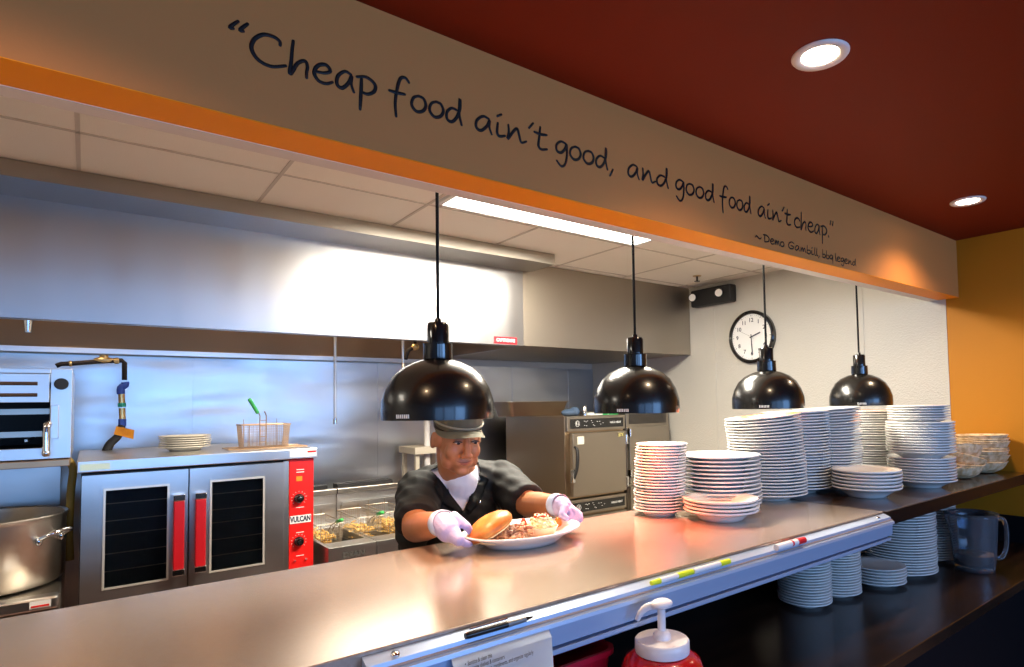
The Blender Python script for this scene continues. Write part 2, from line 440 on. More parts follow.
s = obj('maker_badge', s, mat('badge_red', (.6, .01, .02), .4), hood); tag(s, 'small red badge')
obj('badge_lettering', text_mesh('CAPTIVEAIRE', .030, T(p.x, 3.3765, p.z) @ FRONT, bold=.0006, sx=.82), WHITE, s)
for x_ in (-1.0, -.05, .75, 1.6):
    k = obj('hood_lamp', lathe(NB(), [(0, 0), (.04, .008), (.055, .04), (.05, .07), (0, .08)], 24, T(x_, 4.0, 2.344)), mat('hood_lamp_glow', (1, 1, 1), .4, emit=(1, .78, .5), estr=14), hood, smooth=True)
    l = bpy.data.lights.new('hood', 'POINT'); l.energy = 5; l.color = (1, .72, .45); l.shadow_soft_size = .05
    lo = bpy.data.objects.new('hood_lamp_light', l); col.objects.link(lo); lo.location = (x_, 4.0, 2.30)
# suppression drop rods
for i, (px, py, yy, lab) in enumerate(((335, 424, 3.9, 'thin steel drop pipe hanging over the fryers, the left one'), (403, 368, 3.9, 'thin steel drop pipe hanging behind the nearest black lamp'))):
    p = at(px, py, 1, yy)
    t = thing('suppression_pipe', lab, 'pipe', (p.x, yy, p.z), 'fire suppression drop pipes')
    obj('pipe', cyl(NB(), (p.x, yy, p.z+.03), (p.x, yy, 2.42), .009, n=12), STEEL, t, smooth=40)
    bm = cyl(NB(), (p.x, yy, p.z), (p.x, yy, p.z+.035), .013, .011, n=12)
    obj('nozzle', bm, CHROME, t, smooth=40)
p = at(28, 330, 1, 3.9)
t = thing('suppression_nozzle', 'brass spray nozzle poking out below the hood edge at far left', 'nozzle', (p.x, 3.9, p.z))
obj('pipe', cyl(NB(), (p.x, 3.9, p.z+.04), (p.x, 3.9, 2.42), .012, n=12), BRASS, t, smooth=40)
bm = cyl(NB(), (p.x, 3.9, p.z-.01), (p.x, 3.9, p.z+.045), .013, .02, n=12); obj('nozzle_tip', bm, CHROME, t, smooth=40)
p = at(415, 347, 1, 4.0)
t = thing('gas_shutoff', 'brass and iron valve under the hood beside the nearest lamp', 'valve', (p.x, 4.0, p.z))
obj('body', ell(NB(), p, (.03, .025, .025)), BRASS, t, smooth=True)
bm = tube(NB(), [p, p+V((-.05, 0, -.03)), p+V((-.07, 0, -.09))], .014, k=4); tube(bm, [p, V((p.x, p.y, 2.43))], .012)
obj('pipe', bm, IRON, t, smooth=True)

# plain steel soffit box right of the hood (second hood)
sof = thing('hood_extension', 'plain dull steel hood box right of the main hood, meeting the white wall', 'range hood', (3.2, 3.9, 1.92))
bm = NB(); box(bm, 2.303, XR-.004, 3.40, 3.415, 1.925, 2.497); box(bm, 2.303, XR-.004, 3.415, YB-.02, 1.925, 1.94)
obj('front_panel', bm, SATIN, sof, bevel=.002)

# ------------------------------------------------------------------ counter
XL = -2.4; YF, YK = 1.052, 1.715; ZC = 1.11; XS = 2.315
cnt = thing('pass_counter', 'long brushed steel serving counter running below the black lamps', 'counter', (0.6, 1.38, 1.05))
obj('steel_top', B(XL, XS, YF, YK, ZC-.035, ZC), COUNTER, cnt, bevel=.003)
obj('plywood_substrate', B(XL, XS-.01, 1.11, YK-.02, .972, ZC-.0355), WOODEDGE, cnt)
bm = B(XL, XS, YF+.006, 1.1095, .992, ZC-.0355)
obj('front_fascia', bm, RAIL, cnt, bevel=.002)
bar = thing('dark_bar_top', 'dark laminate counter slab between the steel counter and mustard wall', 'counter', (3.2, 1.38, 1.05))
obj('slab', B(XS+.002, XR-.014, 1.045, YK, ZC-.05, ZC), [DARKTOP], bar, bevel=.002)
obj('edge_band', B(XS+.002, XR-.014, 1.040, 1.0449, ZC-.052, ZC-.0015), DARKEDGE, bar)
p = at(997, 466, 2, ZC)
# ticket rail
rl = thing('ticket_rail', 'long aluminium order ticket rail on the steel counter front edge', 'ticket rail', (1.3, 1.03, 1.05))
rx0 = at(366, 660, 1, 1.03).x
bm = NB()
prof = [(1.050, 1.103), (1.026, 1.094), (1.024, 1.084), (1.014, 1.080), (1.012, 1.072), (1.020, 1.070), (1.022, 1.030), (1.050, 1.026)]
va = [bm.verts.new((rx0, y, z)) for y, z in prof]; vb = [bm.verts.new((XS-.005, y, z)) for y, z in prof]
for i in range(len(prof)):
    j = (i+1) % len(prof); bm.faces.new((va[i], va[j], vb[j], vb[i]))
bm.faces.new(va); bm.faces.new(vb)
obj('channel', bm, RAIL, rl)
obj('lower_lip', B(rx0-.03, XS-.03, 1.016, 1.0515, 1.016, 1.0245), RAIL, rl)
bm = B(rx0, XS-.006, 1.0195, 1.0235, 1.083, 1.0865)
s = obj('gripper_strip', bm, mat('tan_strip', (.45, .33, .27), .5), rl); tag(s, 'tan gripper strip')
for px in (397, 880):
    q = at(px, 650 if px < 500 else 513, 1, 1.03)
    obj('bolt', lathe(NB(), [(0, .004), (.007, .003), (.008, 0), (0, 0)], 14, T(q.x, 1.037, 1.098) @ Matrix.Rotation(PI/2*.25, 4, 'X')), CHROME, rl, smooth=True)

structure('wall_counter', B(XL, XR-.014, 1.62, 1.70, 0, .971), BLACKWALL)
sh = thing('lower_shelf', 'dark stained wooden shelf below the counter', 'shelf', (1, 1.2, .7))
ZS = .72
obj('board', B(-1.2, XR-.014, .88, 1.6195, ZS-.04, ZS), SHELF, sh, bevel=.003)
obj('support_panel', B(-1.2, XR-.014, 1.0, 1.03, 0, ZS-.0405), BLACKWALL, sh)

# ------------------------------------------------------------------ pendant lamps
def make_lamp(x, y, zr, label):
    t = thing('heat_lamp', label, 'lamp', (x, y, zr), 'black dome lamps over the counter')
    R = .152
    o = T(x, y, zr)
    pr = [(R-.004, .002), (R, 0), (R+.001, .02), (R, .05), (.141, .085), (.122, .118), (.095, .142), (.062, .158), (.036, .165)]
    inn = [(r-.004, z-.003) for r, z in pr[::-1]][:-2]+[(R-.004, .002)]
    obj('shade', lathe(NB(), pr+[(.034, .165)], 64, o), DOME, t, smooth=50)
    obj('shade_lining', lathe(NB(), [(0, .150)]+inn[2:], 48, o), DOMEIN, t, smooth=50)
    obj('lower_collar', lathe(NB(), [(.034, .163), (.041, .166), (.040, .205), (.041, .209), (.0, .209)], 32, o), BLACK, t, smooth=40)
    obj('upper_collar', lathe(NB(), [(.0, .208), (.030, .209), (.030, .262), (.027, .268), (.010, .270), (.008, .280), (0, .280)], 32, o), BLACK, t, smooth=40)
    obj('cord', cyl(NB(), (x, y, zr+.279), (x, y, 2.4985), .0048, n=10), CORD, t, smooth=40)
    b = obj('bulb', lathe(NB(), [(0, .045), (.03, .05), (.045, .07), (.035, .105), (.02, .14), (0, .145)], 24, o), BULB, t, smooth=True)
    bm = NB()
    for k in range(7): box(bm, -.020+k*.006, -.017+k*.006, -R-.0018, -R+.001, .006, .016)
    me_M = T(x, y, zr) @ Matrix.Rotation(-math.radians(62), 4, 'Z')
    for v in bm.verts: v.co = me_M @ v.co
    obj('maker_label', bm, WHITE, t)
    return t
lamps = []
ly = 1.545
specs = [(438.5, 'black dome heat lamp nearest the camera, hanging above the man'),
         (636.5, 'black dome heat lamp second from the left, in front of the dark cabinets'),
         (768, 'black dome heat lamp hanging in front of the wall clock'),
         (861, 'smallest looking black dome heat lamp, farthest right near the stacks')]
l0 = None
for i, (px, lab) in enumerate(specs):
    x = at(px, 410, 1, ly).x
    if i == 0:
        l0 = make_lamp(x, ly, 1.492, lab)
    else:
        c = copy_tree(l0); c.location = (x, ly, 1.492); c['label'] = lab
    l = bpy.data.lights.new('heat', 'SPOT'); l.energy = 34 if i else 13; l.color = (1, .15, .06) if i else (1, .55, .34)
    l.spot_size = math.radians(120); l.spot_blend = .7; l.shadow_soft_size = .03
    lo = bpy.data.objects.new('heat_lamp_light', l); col.objects.link(lo); lo.location = (x, ly, 1.53)

# ------------------------------------------------------------------ clock and emergency light on the right wall
c = at(753, 337, 0, XR)
Mx = Matrix.Translation((XR, c.y, c.z)) @ Matrix.Rotation(-PI/2, 4, 'Y')   # local +z -> -x
Mx = Matrix(((0, 0, -1, XR), (-1, 0, 0, c.y), (0, 1, 0, c.z), (0, 0, 0, 1)))  # local x -> -y, local y -> z, local z -> -x
ck = thing('wall_clock', 'round black rimmed wall clock showing about half past two', 'clock', (XR-.001, c.y, c.z))
RC = .205
obj('case', lathe(NB(), [(0, .002), (RC, .002), (RC, .03), (RC-.01, .038), (RC-.026, .032), (RC-.028, .018), (0, .018)], 64, Mx), BLACK, ck, smooth=40)
face = obj('dial', lathe(NB(), [(0, .0185), (RC-.028, .0185), (RC-.028, .020), (0, .020)], 64, Mx), WHITE, ck)
bm = NB()
for k in range(60):
    a = k*PI/30; r1 = RC-.034; r0 = r1-(.010 if k % 5 == 0 else .005); w = .0022 if k % 5 == 0 else .001
    box(bm, -w, w, r0, r1, .020, .0206, M=Mx @ Matrix.Rotation(-a, 4, 'Z'))
obj('minute_marks', bm, INK, face)
bm = NB()
for k in range(1, 13):
    a = k*PI/6; me = text_mesh(str(k), .044, Mx @ T(.130*math.sin(a), .130*math.cos(a), .0204), bold=.0006)
    bm.from_mesh(me); bpy.data.meshes.remove(me)
obj('numerals', bm, INK, face)
obj('hour_hand', box(NB(), -.005, .005, -.015, .085, .022, .024, M=Mx @ Matrix.Rotation(-math.radians(71), 4, 'Z')), INK, ck)
obj('minute_hand', box(NB(), -.0035, .0035, -.02, .14, .0245, .026, M=Mx @ Matrix.Rotation(-math.radians(177), 4, 'Z')), INK, ck)
obj('second_hand', box(NB(), -.001, .001, -.03, .12, .0262, .0268, M=Mx @ Matrix.Rotation(-math.radians(298), 4, 'Z')), PENG, ck)

e0 = at(697, 300, 0, XR).y; e1 = at(737, 293, 0, XR).y
em = thing('emergency_light', 'black two headed emergency light high on the white wall', 'emergency light', (XR-.04, (e0+e1)/2, 2.31))
obj('housing', B(XR-.085, XR-.0045, e1, e0, 2.315, 2.455), MBLACK, em, bevel=.012)
for yy in (e0-.035, e1+.10):
    k = obj('lamp_head', cyl(NB(), (XR-.08, yy, 2.395), (XR-.115, yy-.01, 2.39), .032, .036, n=24), BLACK, em, smooth=40)
    obj('lens', cyl(NB(), (XR-.1155, yy-.01, 2.39), (XR-.119, yy-.011, 2.39), .030, n=24), mat('lamp_lens', (.9, .88, .82), .15, emit=(1, .95, .85), estr=.02), k)

# ------------------------------------------------------------------ plates
def plate_mesh(R, h, kind='plate', m=PLATE, n=48, sy=1):
    if kind == 'bowl':
        pr = [(0, .006), (.46*R, .006), (.50*R, 0), (.54*R, 0), (.56*R, .006), (.74*R, .5*h), (.84*R, .70*h), (.985*R, .84*h), (R, .87*h), (R, h), (.985*R, h+.0006), (.84*R, .86*h), (.72*R, .60*h), (.50*R, .016), (0, .014)]
    else:
        pr = [(0, .005), (.50*R, .005), (.54*R, 0), (.58*R, 0), (.62*R, .007), (.70*R, .45*h), (.76*R, .62*h), (.985*R, .82*h), (R, .86*h), (R, h), (.985*R, h+.0006), (.76*R, .80*h), (.64*R, .014), (0, .011)]
    bm = lathe(NB(), pr, n, sy=sy)
    bmesh.ops.recalc_face_normals(bm, faces=bm.faces)
    me = bpy.data.meshes.new('plate'); bm.to_mesh(me); bm.free(); me.materials.append(m)
    for p in me.polygons: p.use_smooth = True
    return me
def stack(name, cat, base, R, h, pitch, count, group, where, kind='plate', m=PLATE, lean=(0, 0), tilt=(0, 0), jit=.0016, n=48, mesh=None, z0=0, tagpos=True, split=None, quiet=False):
    me = mesh or plate_mesh(R, h, kind, m, n)
    tx = random.uniform(-1, 1)
    for k in range(count):
        f = k/max(count-1, 1)
        o = bpy.data.objects.new(name, me); col.objects.link(o)
        o.location = (base[0]+lean[0]*f*f+random.uniform(-jit, jit), base[1]+lean[1]*f*f+random.uniform(-jit, jit), base[2]+z0+.0004+k*pitch)
        o.rotation_mode = 'ZYX'; o.rotation_euler = (tilt[0]*f*f, tilt[1]*f*f, random.uniform(0, 6))
        pos = 'topmost' if k == count-1 else ('lowest' if k == 0 else None)
        if pos: lab = '%s %s of %s' % (pos, where[0], where[1])
        else: lab = 'inner %s of %s' % (where[0], where[1])
        tag(o, lab, cat, group)
    return me
def pos(px, py, z=ZC): return at(px, py, 2, z)
def stk_c(pxc, py_front, z, R, foot=.56):
    """centre of a stack whose foot's front edge is seen at this pixel"""
    q = at(pxc, py_front, 2, z); d = V((q.x, q.y, 0)).normalized(); return q+d*(R*foot)
PL = 'dinner plate'
c = stk_c(660, 517, ZC, .096)
stack('small_plate', 'plate', c, .096, .026, .0108, 23, 'small plates in the leftmost stack', ('small white plate', 'the leftmost narrow stack on the counter'), lean=(.012, -.004), jit=.002)
c = stk_c(727, 521.5, ZC, .15, .6) + V((0, .20, 0))
c = V((1.95, 1.52, ZC))
stack('dinner_plate', 'plate', c, .163, .03, .0150, 13, 'large plates behind the four front plates', ('wide white plate', 'the short wide stack right of the narrow stack'), jit=.003)
c = stk_c(721, 523, ZC, .135, .55)
stack('soup_plate', 'plate', c, .131, .040, .0125, 4, 'four plates at the counter front', ('white rimmed plate', 'the front pile of four plates'), jit=.004)
c = stk_c(769, 501.5, ZC, .16)
stack('dinner_plate', 'plate', c, .158, .032, .0128, 26, 'plates in the tallest leaning stack', ('white plate', 'the tallest leaning stack, below the clock lamp'), kind='bowl', lean=(-.03, .0), tilt=(-.055, -.07), jit=.0022)
c = stk_c(797, 494, ZC, .15)
stack('dinner_plate', 'plate', c, .150, .032, .0128, 27, 'plates in the stack right of the leaning one', ('white plate', 'the red lit stack right of the tallest leaning stack'), kind='bowl', tilt=(-.02, -.025), jit=.0025)
c = stk_c(829, 490, ZC, .15)
stack('dinner_plate', 'plate', c, .152, .03, .0128, 28, 'plates in the stack behind the six bowls', ('white plate', 'the tall stack directly behind the six bowls'), kind='bowl', tilt=(-.035, -.045), jit=.0025)
c = V((3.17, 1.50, ZC))
stack('small_plate', 'plate', c, .12, .026, .0122, 28, 'narrow plates beside the mixed stack', ('white plate', 'the narrow stack tucked left of the mixed stack'), jit=.0025)
c = stk_c(867, 498.5, ZC, .137, .52)
stack('soup_bowl', 'bowl', c, .138, .045, .0145, 6, 'six shallow bowls at the counter front', ('shallow white bowl', 'the low pile of six bowls'), kind='bowl', jit=.003)
c = stk_c(922, 488.5, ZC, .14, .55)
stack('soup_bowl', 'bowl', c, .143, .04, .0128, 9, 'bowls at the foot of the mixed stack', ('white bowl', 'the bottom third of the mixed stack beside the baskets'), kind='bowl', jit=.002)
stack('soup_bowl', 'bowl', c+V((0, 0, .132)), .145, .04, .0122, 12, 'bowls in the middle of the mixed stack', ('white bowl', 'the middle third of the mixed stack beside the baskets'), kind='bowl', jit=.002)
stack('small_plate', 'plate', c+V((-.01, 0, .293)), .131, .03, .0118, 6, 'plates on top of the mixed stack', ('white plate', 'the top third of the mixed stack beside the baskets'), kind='bowl', jit=.002)
# lower shelf
c = stk_c(805, 610, ZS, .10, .8)
stack('small_plate', 'plate', c, .102, .022, .0107, 24, 'side plates in the front shelf stack', ('small white plate', 'the nearest stack on the lower shelf'), jit=.0015)
c = stk_c(835, 599, ZS, .10, .8)
stack('small_plate', 'plate', c, .104, .022, .0107, 24, 'side plates in the second shelf stack', ('small white plate', 'the second stack on the lower shelf, half hidden'), jit=.0015)
c = stk_c(877, 589, ZS, .12, .8)
stack('dinner_plate', 'plate', c, .118, .022, .0125, 6, 'low pile on the lower shelf', ('white plate', 'the low pile of six plates on the lower shelf'), jit=.002)
c = stk_c(899, 577, ZS, .15, .7)
me = plate_mesh(.162, .026)
stack('dinner_plate', 'plate', c, .16, .026, .0120, 23, 'large plates in the widest shelf stack', ('large white plate', 'the widest stack on the lower shelf'), lean=(.0, .0), jit=.002)
c = stk_c(927, 562, ZS, .13, .7)
stack('dinner_plate', 'plate', c, .135, .024, .0120, 22, 'plates in the rightmost shelf stack', ('white plate', 'the rightmost tall stack on the lower shelf'), jit=.002)

# woven baskets
def basket_mesh():
    bm = NB(); n = 60
    wob = lambda i, n_, z, r: 1+.018*math.sin(i*PI)*0+(.009 if (i % 2) else -.006)
    pr = [(0, .004), (.07, .0), (.078, .004), (.106, .022), (.121, .044), (.129, .063), (.133, .066), (.130, .069), (.122, .062), (.116, .044), (.101, .024), (.074, .010), (0, .008)]
    lathe(bm, pr, n, wob=wob)
    bmesh.ops.recalc_face_normals(bm, faces=bm.faces)
    me = bpy.data.meshes.new('basket'); bm.to_mesh(me); bm.free(); me.materials.append(WICKER); return me
bk = basket_mesh()
c = stk_c(981, 473.5, ZC, .07, 1)
for k in range(9):
    o = bpy.data.objects.new('woven_basket', bk); col.objects.link(o)
    o.location = (c.x+random.uniform(-.006, .006), c.y+random.uniform(-.006, .006), ZC+.0045+k*.0145+(.02 if k > 0 else 0)+(.006 if k > 4 else 0)); o.rotation_euler = (random.uniform(-.03, .03) if k else 0, random.uniform(-.03, .03) if k else 0, random.uniform(0, 6)); o.scale = (1.0, 1.0, .9)
    lab = 'woven wicker basket %s of the taller basket pile by the wall' % ('lowest' if k == 0 else 'topmost' if k == 8 else 'in the middle')
    tag(o, lab, 'basket', 'baskets in the taller pile by the mustard wall')
c = stk_c(958, 479, ZC, .06, 1)
for k in range(4):
    o = bpy.data.objects.new('woven_basket', bk); col.objects.link(o)
    o.location = (c.x+.012*k, c.y, ZC+.0045+k*.026); o.rotation_euler = (0, -.14*k, k*1.3); o.scale = (.86,)*3
    tag(o, ['lowest woven basket of the short tilted pile', 'second woven basket from the bottom of the short tilted pile', 'third woven basket from the bottom of the short tilted pile', 'topmost woven basket of the short tilted pile'][k], 'basket', 'baskets in the short tilted pile')

# pitcher
c = stk_c(975, 573, ZS, .08, .9)
pt = thing('water_pitcher', 'clear ribbed plastic pitcher on the lower shelf right of the plate stacks', 'pitcher', c)
wob = lambda i, n_, z, r: 1+(.018 if (i//2) % 2 and .05 < z < .2 else 0)
Hh = .265
pr = [(0, .012), (.070, .012), (.076, .0), (.080, .0), (.082, .02), (.086, .06), (.093, .16), (.100, Hh-.02), (.106, Hh), (.102, Hh), (.095, Hh-.02), (.088, .16), (.081, .06), (.077, .024), (0, .022)]
bm = lathe(NB(), pr, 64, T(c), wob=wob)
d = V((-math.cos(YAW), math.sin(YAW), 0))   # spout points image-left
for v in bm.verts:
    if v.co.z > c.z+Hh-.022:
        r = V((v.co.x-c.x, v.co.y-c.y, 0)); a = r.normalized().dot(d)
        if a > .88: v.co += d*.03*((a-.88)/.12)+V((0, 0, .010))*((a-.88)/.12)
obj('jug', bm, CLEAR, pt, smooth=True)
h0 = c - d*.098
bm = tube(NB(), [h0+V((0, 0, Hh-.035)), h0-d*.045+V((0, 0, Hh-.035)), h0-d*.06+V((0, 0, Hh-.09)), h0-d*.052+V((0, 0, .09)), h0-d*.025+V((0, 0, .05)), h0+d*.014+V((0, 0, .06))], .010, n=10, k=5)
obj('handle', bm, CLEAR, pt, smooth=True)
obj('liquid', lathe(NB(), [(0, .023), (.076, .025), (.0795, .055), (.0815, .075), (0, .075)], 40, T(c)), WATER, pt, smooth=40)
p = stk_c(957, 548, ZS, .03, .9)
o = obj('ramekin', lathe(NB(), [(0, .0), (.03, 0), (.045, .02), (.043, .05), (.036, .055), (.03, .03), (0, .012)], 28, T(p)), OLDPLATE, smooth=True, origin=p)
tag(o, 'small cream dish on the shelf left of the clear pitcher', 'dish')

# ------------------------------------------------------------------ things at the counter front
def pen_like(name, label, cat, p0, p1, r, segs):
    """segs: list of (t0,t1,r0,r1,material,partname)"""
    p0, p1 = V(p0), V(p1)
    t = thing(name, label, cat, p0)
    for a, b, r0, r1, m, nm in segs:
        obj(nm, cyl(NB(), p0.lerp(p1, a), p0.lerp(p1, b), r*r0, r*r1, n=16), m, t, smooth=40)
    return t
ZR, YR = 1.1015, 1.022
def railpt(px, py): 
    x = at(px, py, 1, YR).x; return V((x, YR, ZR))
pA, pB = railpt(465, 633), railpt(533, 617)
t = pen_like('ballpoint_pen', 'black ballpoint pen with grey tip lying on the ticket rail', 'pen', pA, pB, .0068,
         [(0, .05, .8, 1, PENB, 'button'), (.05, .6, 1, 1, PENB, 'barrel'), (.6, .88, 1.0, .8, PENG, 'grip'), (.88, 1, .7, .15, PENB, 'tip')])
obj('clip', cyl(NB(), pA.lerp(pB, .06)+V((0, 0, .011)), pA.lerp(pB, .6)+V((0, 0, .011)), .002, n=8), CHROME, t)
pen_like('highlighter', 'slim yellow and white highlighter pen, leftmost of the two pale ones', 'highlighter', railpt(651, 578), railpt(692, 567), .0068,
         [(0, .2, .8, 1, HIYEL, 'cap'), (.2, .62, 1, 1, MARKW, 'barrel'), (.62, 1, 1.1, 1.0, HIYEL, 'end_plug')])
pen_like('highlighter', 'white highlighter with yellow end lying right of the slim one', 'highlighter', railpt(693, 566), railpt(729, 557), .0072,
         [(0, .72, 1, 1, MARKW, 'barrel'), (.72, 1, 1.05, 1, HIYEL, 'cap')])
t = pen_like('marker_pen', 'white marker with red cap lying near the end of the rail', 'marker', railpt(776, 544), railpt(804, 534), .0092,
         [(0, .72, 1, 1, MARKW, 'barrel'), (.72, 1, 1.05, 1.0, REDCAP, 'cap'), (.5, .56, 1.02, 1.02, REDCAP, 'red_print')])
# paper list hanging from the rail
xa, xb = .522, .741
bm = NB(); n = 8
yy = lambda z: 1.0175-.0125*min(1, max(0, (1.079-z)/.010))-.003*math.sin((1.079-z)*14)
zs = [1.079-.20*k/10 for k in range(11)]
ra = [(bm.verts.new((xa, yy(z)-.0, z)), bm.verts.new((xb+.008*k/10, yy(z), z))) for k, z in enumerate(zs)]
for a, b in zip(ra, ra[1:]): bm.faces.new((a[0], a[1], b[1], b[0]))
bmesh.ops.solidify(bm, geom=bm.faces[:], thickness=.0006)
pap = obj('paper_list', bm, PAPER, smooth=True, origin=((xa+xb)/2, 1.0115, .95))
tag(pap, 'white sheet with a handwritten list hanging from the ticket rail', 'paper')
bm = NB()
lines = ['•  Sanitize & clean this', '•  Organize shelves & containers', '•  Restock: silverware, condiments, and organize regularly', '•  Wipe down trays & counters', '    clean out tops!', '    label (all)']
for k, s in enumerate(lines):
    zz = 1.063-.0108*k-.004
    me = text_mesh(s, .0115, T(xa+.022, yy(zz)-.0016, zz) @ FRONT @ Matrix.Rotation(.03, 4, 'Z') , depth=.0002, align_='LEFT', sx=.56)
    for v in me.vertices: v.co.y = yy(v.co.z)-.0016
    bm.from_mesh(me); bpy.data.meshes.remove(me)
obj('handwriting', bm, INK, pap)
# red bin
bc = at(556, 668, 2, .92); bc = V((.86, 1.20, ZS))
bn = thing('red_bin', 'open red plastic bin under the counter left of the sauce pump', 'bin', bc)
def rrect(bm, cx, cy, levels, n=6):
    rings = []
    for (hx, hy, z, r) in levels:
        rg = []
        for (sx, sy, a0) in ((1, 1, 0), (-1, 1, PI/2), (-1, -1, PI), (1, -1, 3*PI/2)):
            for k in range(n+1):
                a = a0+k*PI/2/n
                rg.append(bm.verts.new((cx+sx*(hx-r)+r*math.cos(a), cy+sy*(hy-r)+r*math.sin(a), z)))
        rings.append(rg)
    N = len(rings[0])
    for a, b in zip(rings, rings[1:]):
        for i in range(N): bm.faces.new((a[i], a[(i+1) % N], b[(i+1) % N], b[i]))
    bm.faces.new(rings[0]); bm.faces.new(rings[-1])
    return bm
rr = at(612, 655, 2, .955)
bcx, bcy = rr.x-.115, 1.25
bm = rrect(NB(), bcx, bcy, [(.125, .15, ZS+.001, .03), (.15, .175, .945, .035), (.158, .183, .945, .038), (.158, .183, .957, .038), (.149, .174, .957, .035), (.144, .169, .94, .032), (.121, .146, ZS+.006, .028)])
obj('tub', bm, BINRED, bn, smooth=35)
# pump sauce jar
YJ = .962
jc = V((at(662, 640, 1, YJ).x, YJ, ZS))
zl = at(662, 638, 1, YJ).z-.026
jt = thing('sauce_jar', 'red sauce jar with white pump top below the counter rail', 'sauce jar', jc)
obj('jar', lathe(NB(), [(0, ZS+.001), (.075, ZS+.001), (.090, ZS+.012), (.094, ZS+.04), (.094, zl-.045), (.084, zl-.018), (.064, zl-.005), (0, zl-.003)], 48, T(jc.x, jc.y, 0)), KETCH, jt, smooth=50)
obj('lid', lathe(NB(), [(0, zl-.002), (.060, zl-.002), (.061, zl+.004), (.061, zl+.022), (.058, zl+.026), (0, zl+.026)], 48, T(jc.x, jc.y, 0)), PUMPW, jt, smooth=40)
zt = at(663, 606, 1, jc.y).z
bm = lathe(NB(), [(0, zl+.026), (.020, zl+.026), (.019, zl+.036), (.014, zl+.042), (.009, zl+.044), (.009, zt), (0, zt)], 28, T(jc.x, jc.y, 0))
pm = obj('pump_stem', bm, PUMPW, jt, smooth=40)
d = V((-.78, .62, 0))
base = V((jc.x, jc.y, zt))
bm = ell(NB(), base+V((.002, 0, .006)), (.028, .022, .011))
tube(bm, [base+V((0, 0, .004)), base+d*.030+V((0, 0, .0)), base+d*.046+V((0, 0, -.012)), base+d*.056+V((0, 0, -.030))], lambda t: .010-.004*t, n=12, k=5)
obj('pump_spout', remesh(bm, .002, 4), PUMPW, jt, smooth=True)

# ------------------------------------------------------------------ convection oven
YO = 3.55
ov = thing('convection_oven', 'steel double door convection oven with red handles and red control panel', 'oven', (.48, 4.0, 0))
oz = .66
bm = NB(); box(bm, -.01, .99, YO+.035, YO+.9, oz, 1.245)
obj('body', bm, DSTEEL, ov, bevel=.003)
obj('top_slab', B(-.03, 1.005, YO-.03, YO+.92, 1.252, 1.306), STEEL, ov, bevel=.004)
obj('face_frame', B(-.015, .862, YO+.005, YO+.034, .64, 1.244), MBLACK, ov)
obj('divider_post', B(.836, .862, YO-.012, YO+.004, .64, 1.244), STEEL, ov, bevel=.002)
for sx in (0, 1):
    x = .04+sx*.87
    for yy in (YO+.08, YO+.82): obj('leg', cyl(NB(), (x, yy, 0), (x, yy, oz), .03, n=16), DSTEEL, ov, smooth=40)
def oven_door(x0, x1, wx0, wx1, hx, swap):
    z0, z1, wz0, wz1 = .645, 1.238, .715, 1.173
    bm = NB()
    yf, yb = YO-.03, YO+.004
    box(bm, x0, wx0, yf, yb, z0, z1); box(bm, wx1, x1, yf, yb, z0, z1); box(bm, wx0, wx1, yf, yb, z0, wz0); box(bm, wx0, wx1, yf, yb, wz1, z1)
    dr = obj('door', bm, STEEL, ov)
    bm = NB(); w = .009
    box(bm, wx0, wx1, yf-.004, yf+.002, wz0, wz0+w); box(bm, wx0, wx1, yf-.004, yf+.002, wz1-w, wz1)
    box(bm, wx0, wx0+w, yf-.004, yf+.002, wz0+w, wz1-w); box(bm, wx1-w, wx1, yf-.004, yf+.002, wz0+w, wz1-w)
    obj('window_trim', bm, mat('bright_trim', (.75, .72, .66), .35, .6), dr)
    obj('window_glass', B(wx0+.001, wx1-.001, yf+.010, yf+.014, wz0+.001, wz1-.001), mat('oven_pane', (.5, .6, .7), .02, trans=1, ior=1.25), dr)
    bm = NB()
    for k, zz in enumerate((.79, .87, .955, 1.02, 1.10)):
        box(bm, wx0+.004, wx1-.004, yb-.003, yb, zz-.0018, zz+.0018)
    for v in bm.verts: pass
    r = obj('rack', bm, RUSTY, dr)
    h = obj('handle', B(hx-.022, hx+.022, yf-.045, yf-.022, .765, 1.090), REDH, dr, bevel=.004); tag(h, 'red door handle')
    for zz in (1.105, .750): obj('handle_bracket', B(hx-.024, hx+.024, yf-.047, yf, zz-.014, zz+.016), CHROME, dr, bevel=.003)
oven_door(-.012, .396, .066, .320, .356, 0)
oven_door(.402, .832, .489, .740, .446, 1)
cp = obj('control_panel', B(.864, .990, YO-.012, YO+.034, .64, 1.249), REDP, ov, bevel=.002); tag(cp, 'bright red control panel')
for zz in (1.036, .804):
    Mk = Matrix.Translation((.914, YO-.012, zz)) @ Matrix.Rotation(PI/2, 4, 'X')
    k = obj('knob', lathe(NB(), [(0, 0), (.026, 0), (.025, .012), (.020, .016), (.018, .026), (0, .026)], 28, Mk), BLACK, cp, smooth=40)
    obj('knob_cap', lathe(NB(), [(0, .026), (.012, .026), (.011, .029), (0, .030)], 20, Mk), CHROME, k, smooth=40)
    bm = NB()
    for a in range(-130, 131, 26): box(bm, -.001, .001, .034, .040, 0, .0006, M=Mk @ Matrix.Rotation(math.radians(a), 4, 'Z'))
    obj('dial_marks', bm, WHITE, cp)
nm = obj('name_plate', B(.868, .976, YO-.015, YO-.0121, .902, .944), WHITE, cp)
obj('maker_lettering', text_mesh('VULCAN', .040, T(.922, YO-.0156, .923) @ FRONT, bold=.0015, sx=.66), INK, nm)
bm = NB(); box(bm, .900, .930, YO-.014, YO-.0121, 1.13, 1.155)
s = obj('indicator', bm, mat('amber_indicator', (.6, .25, .02), .3), cp)
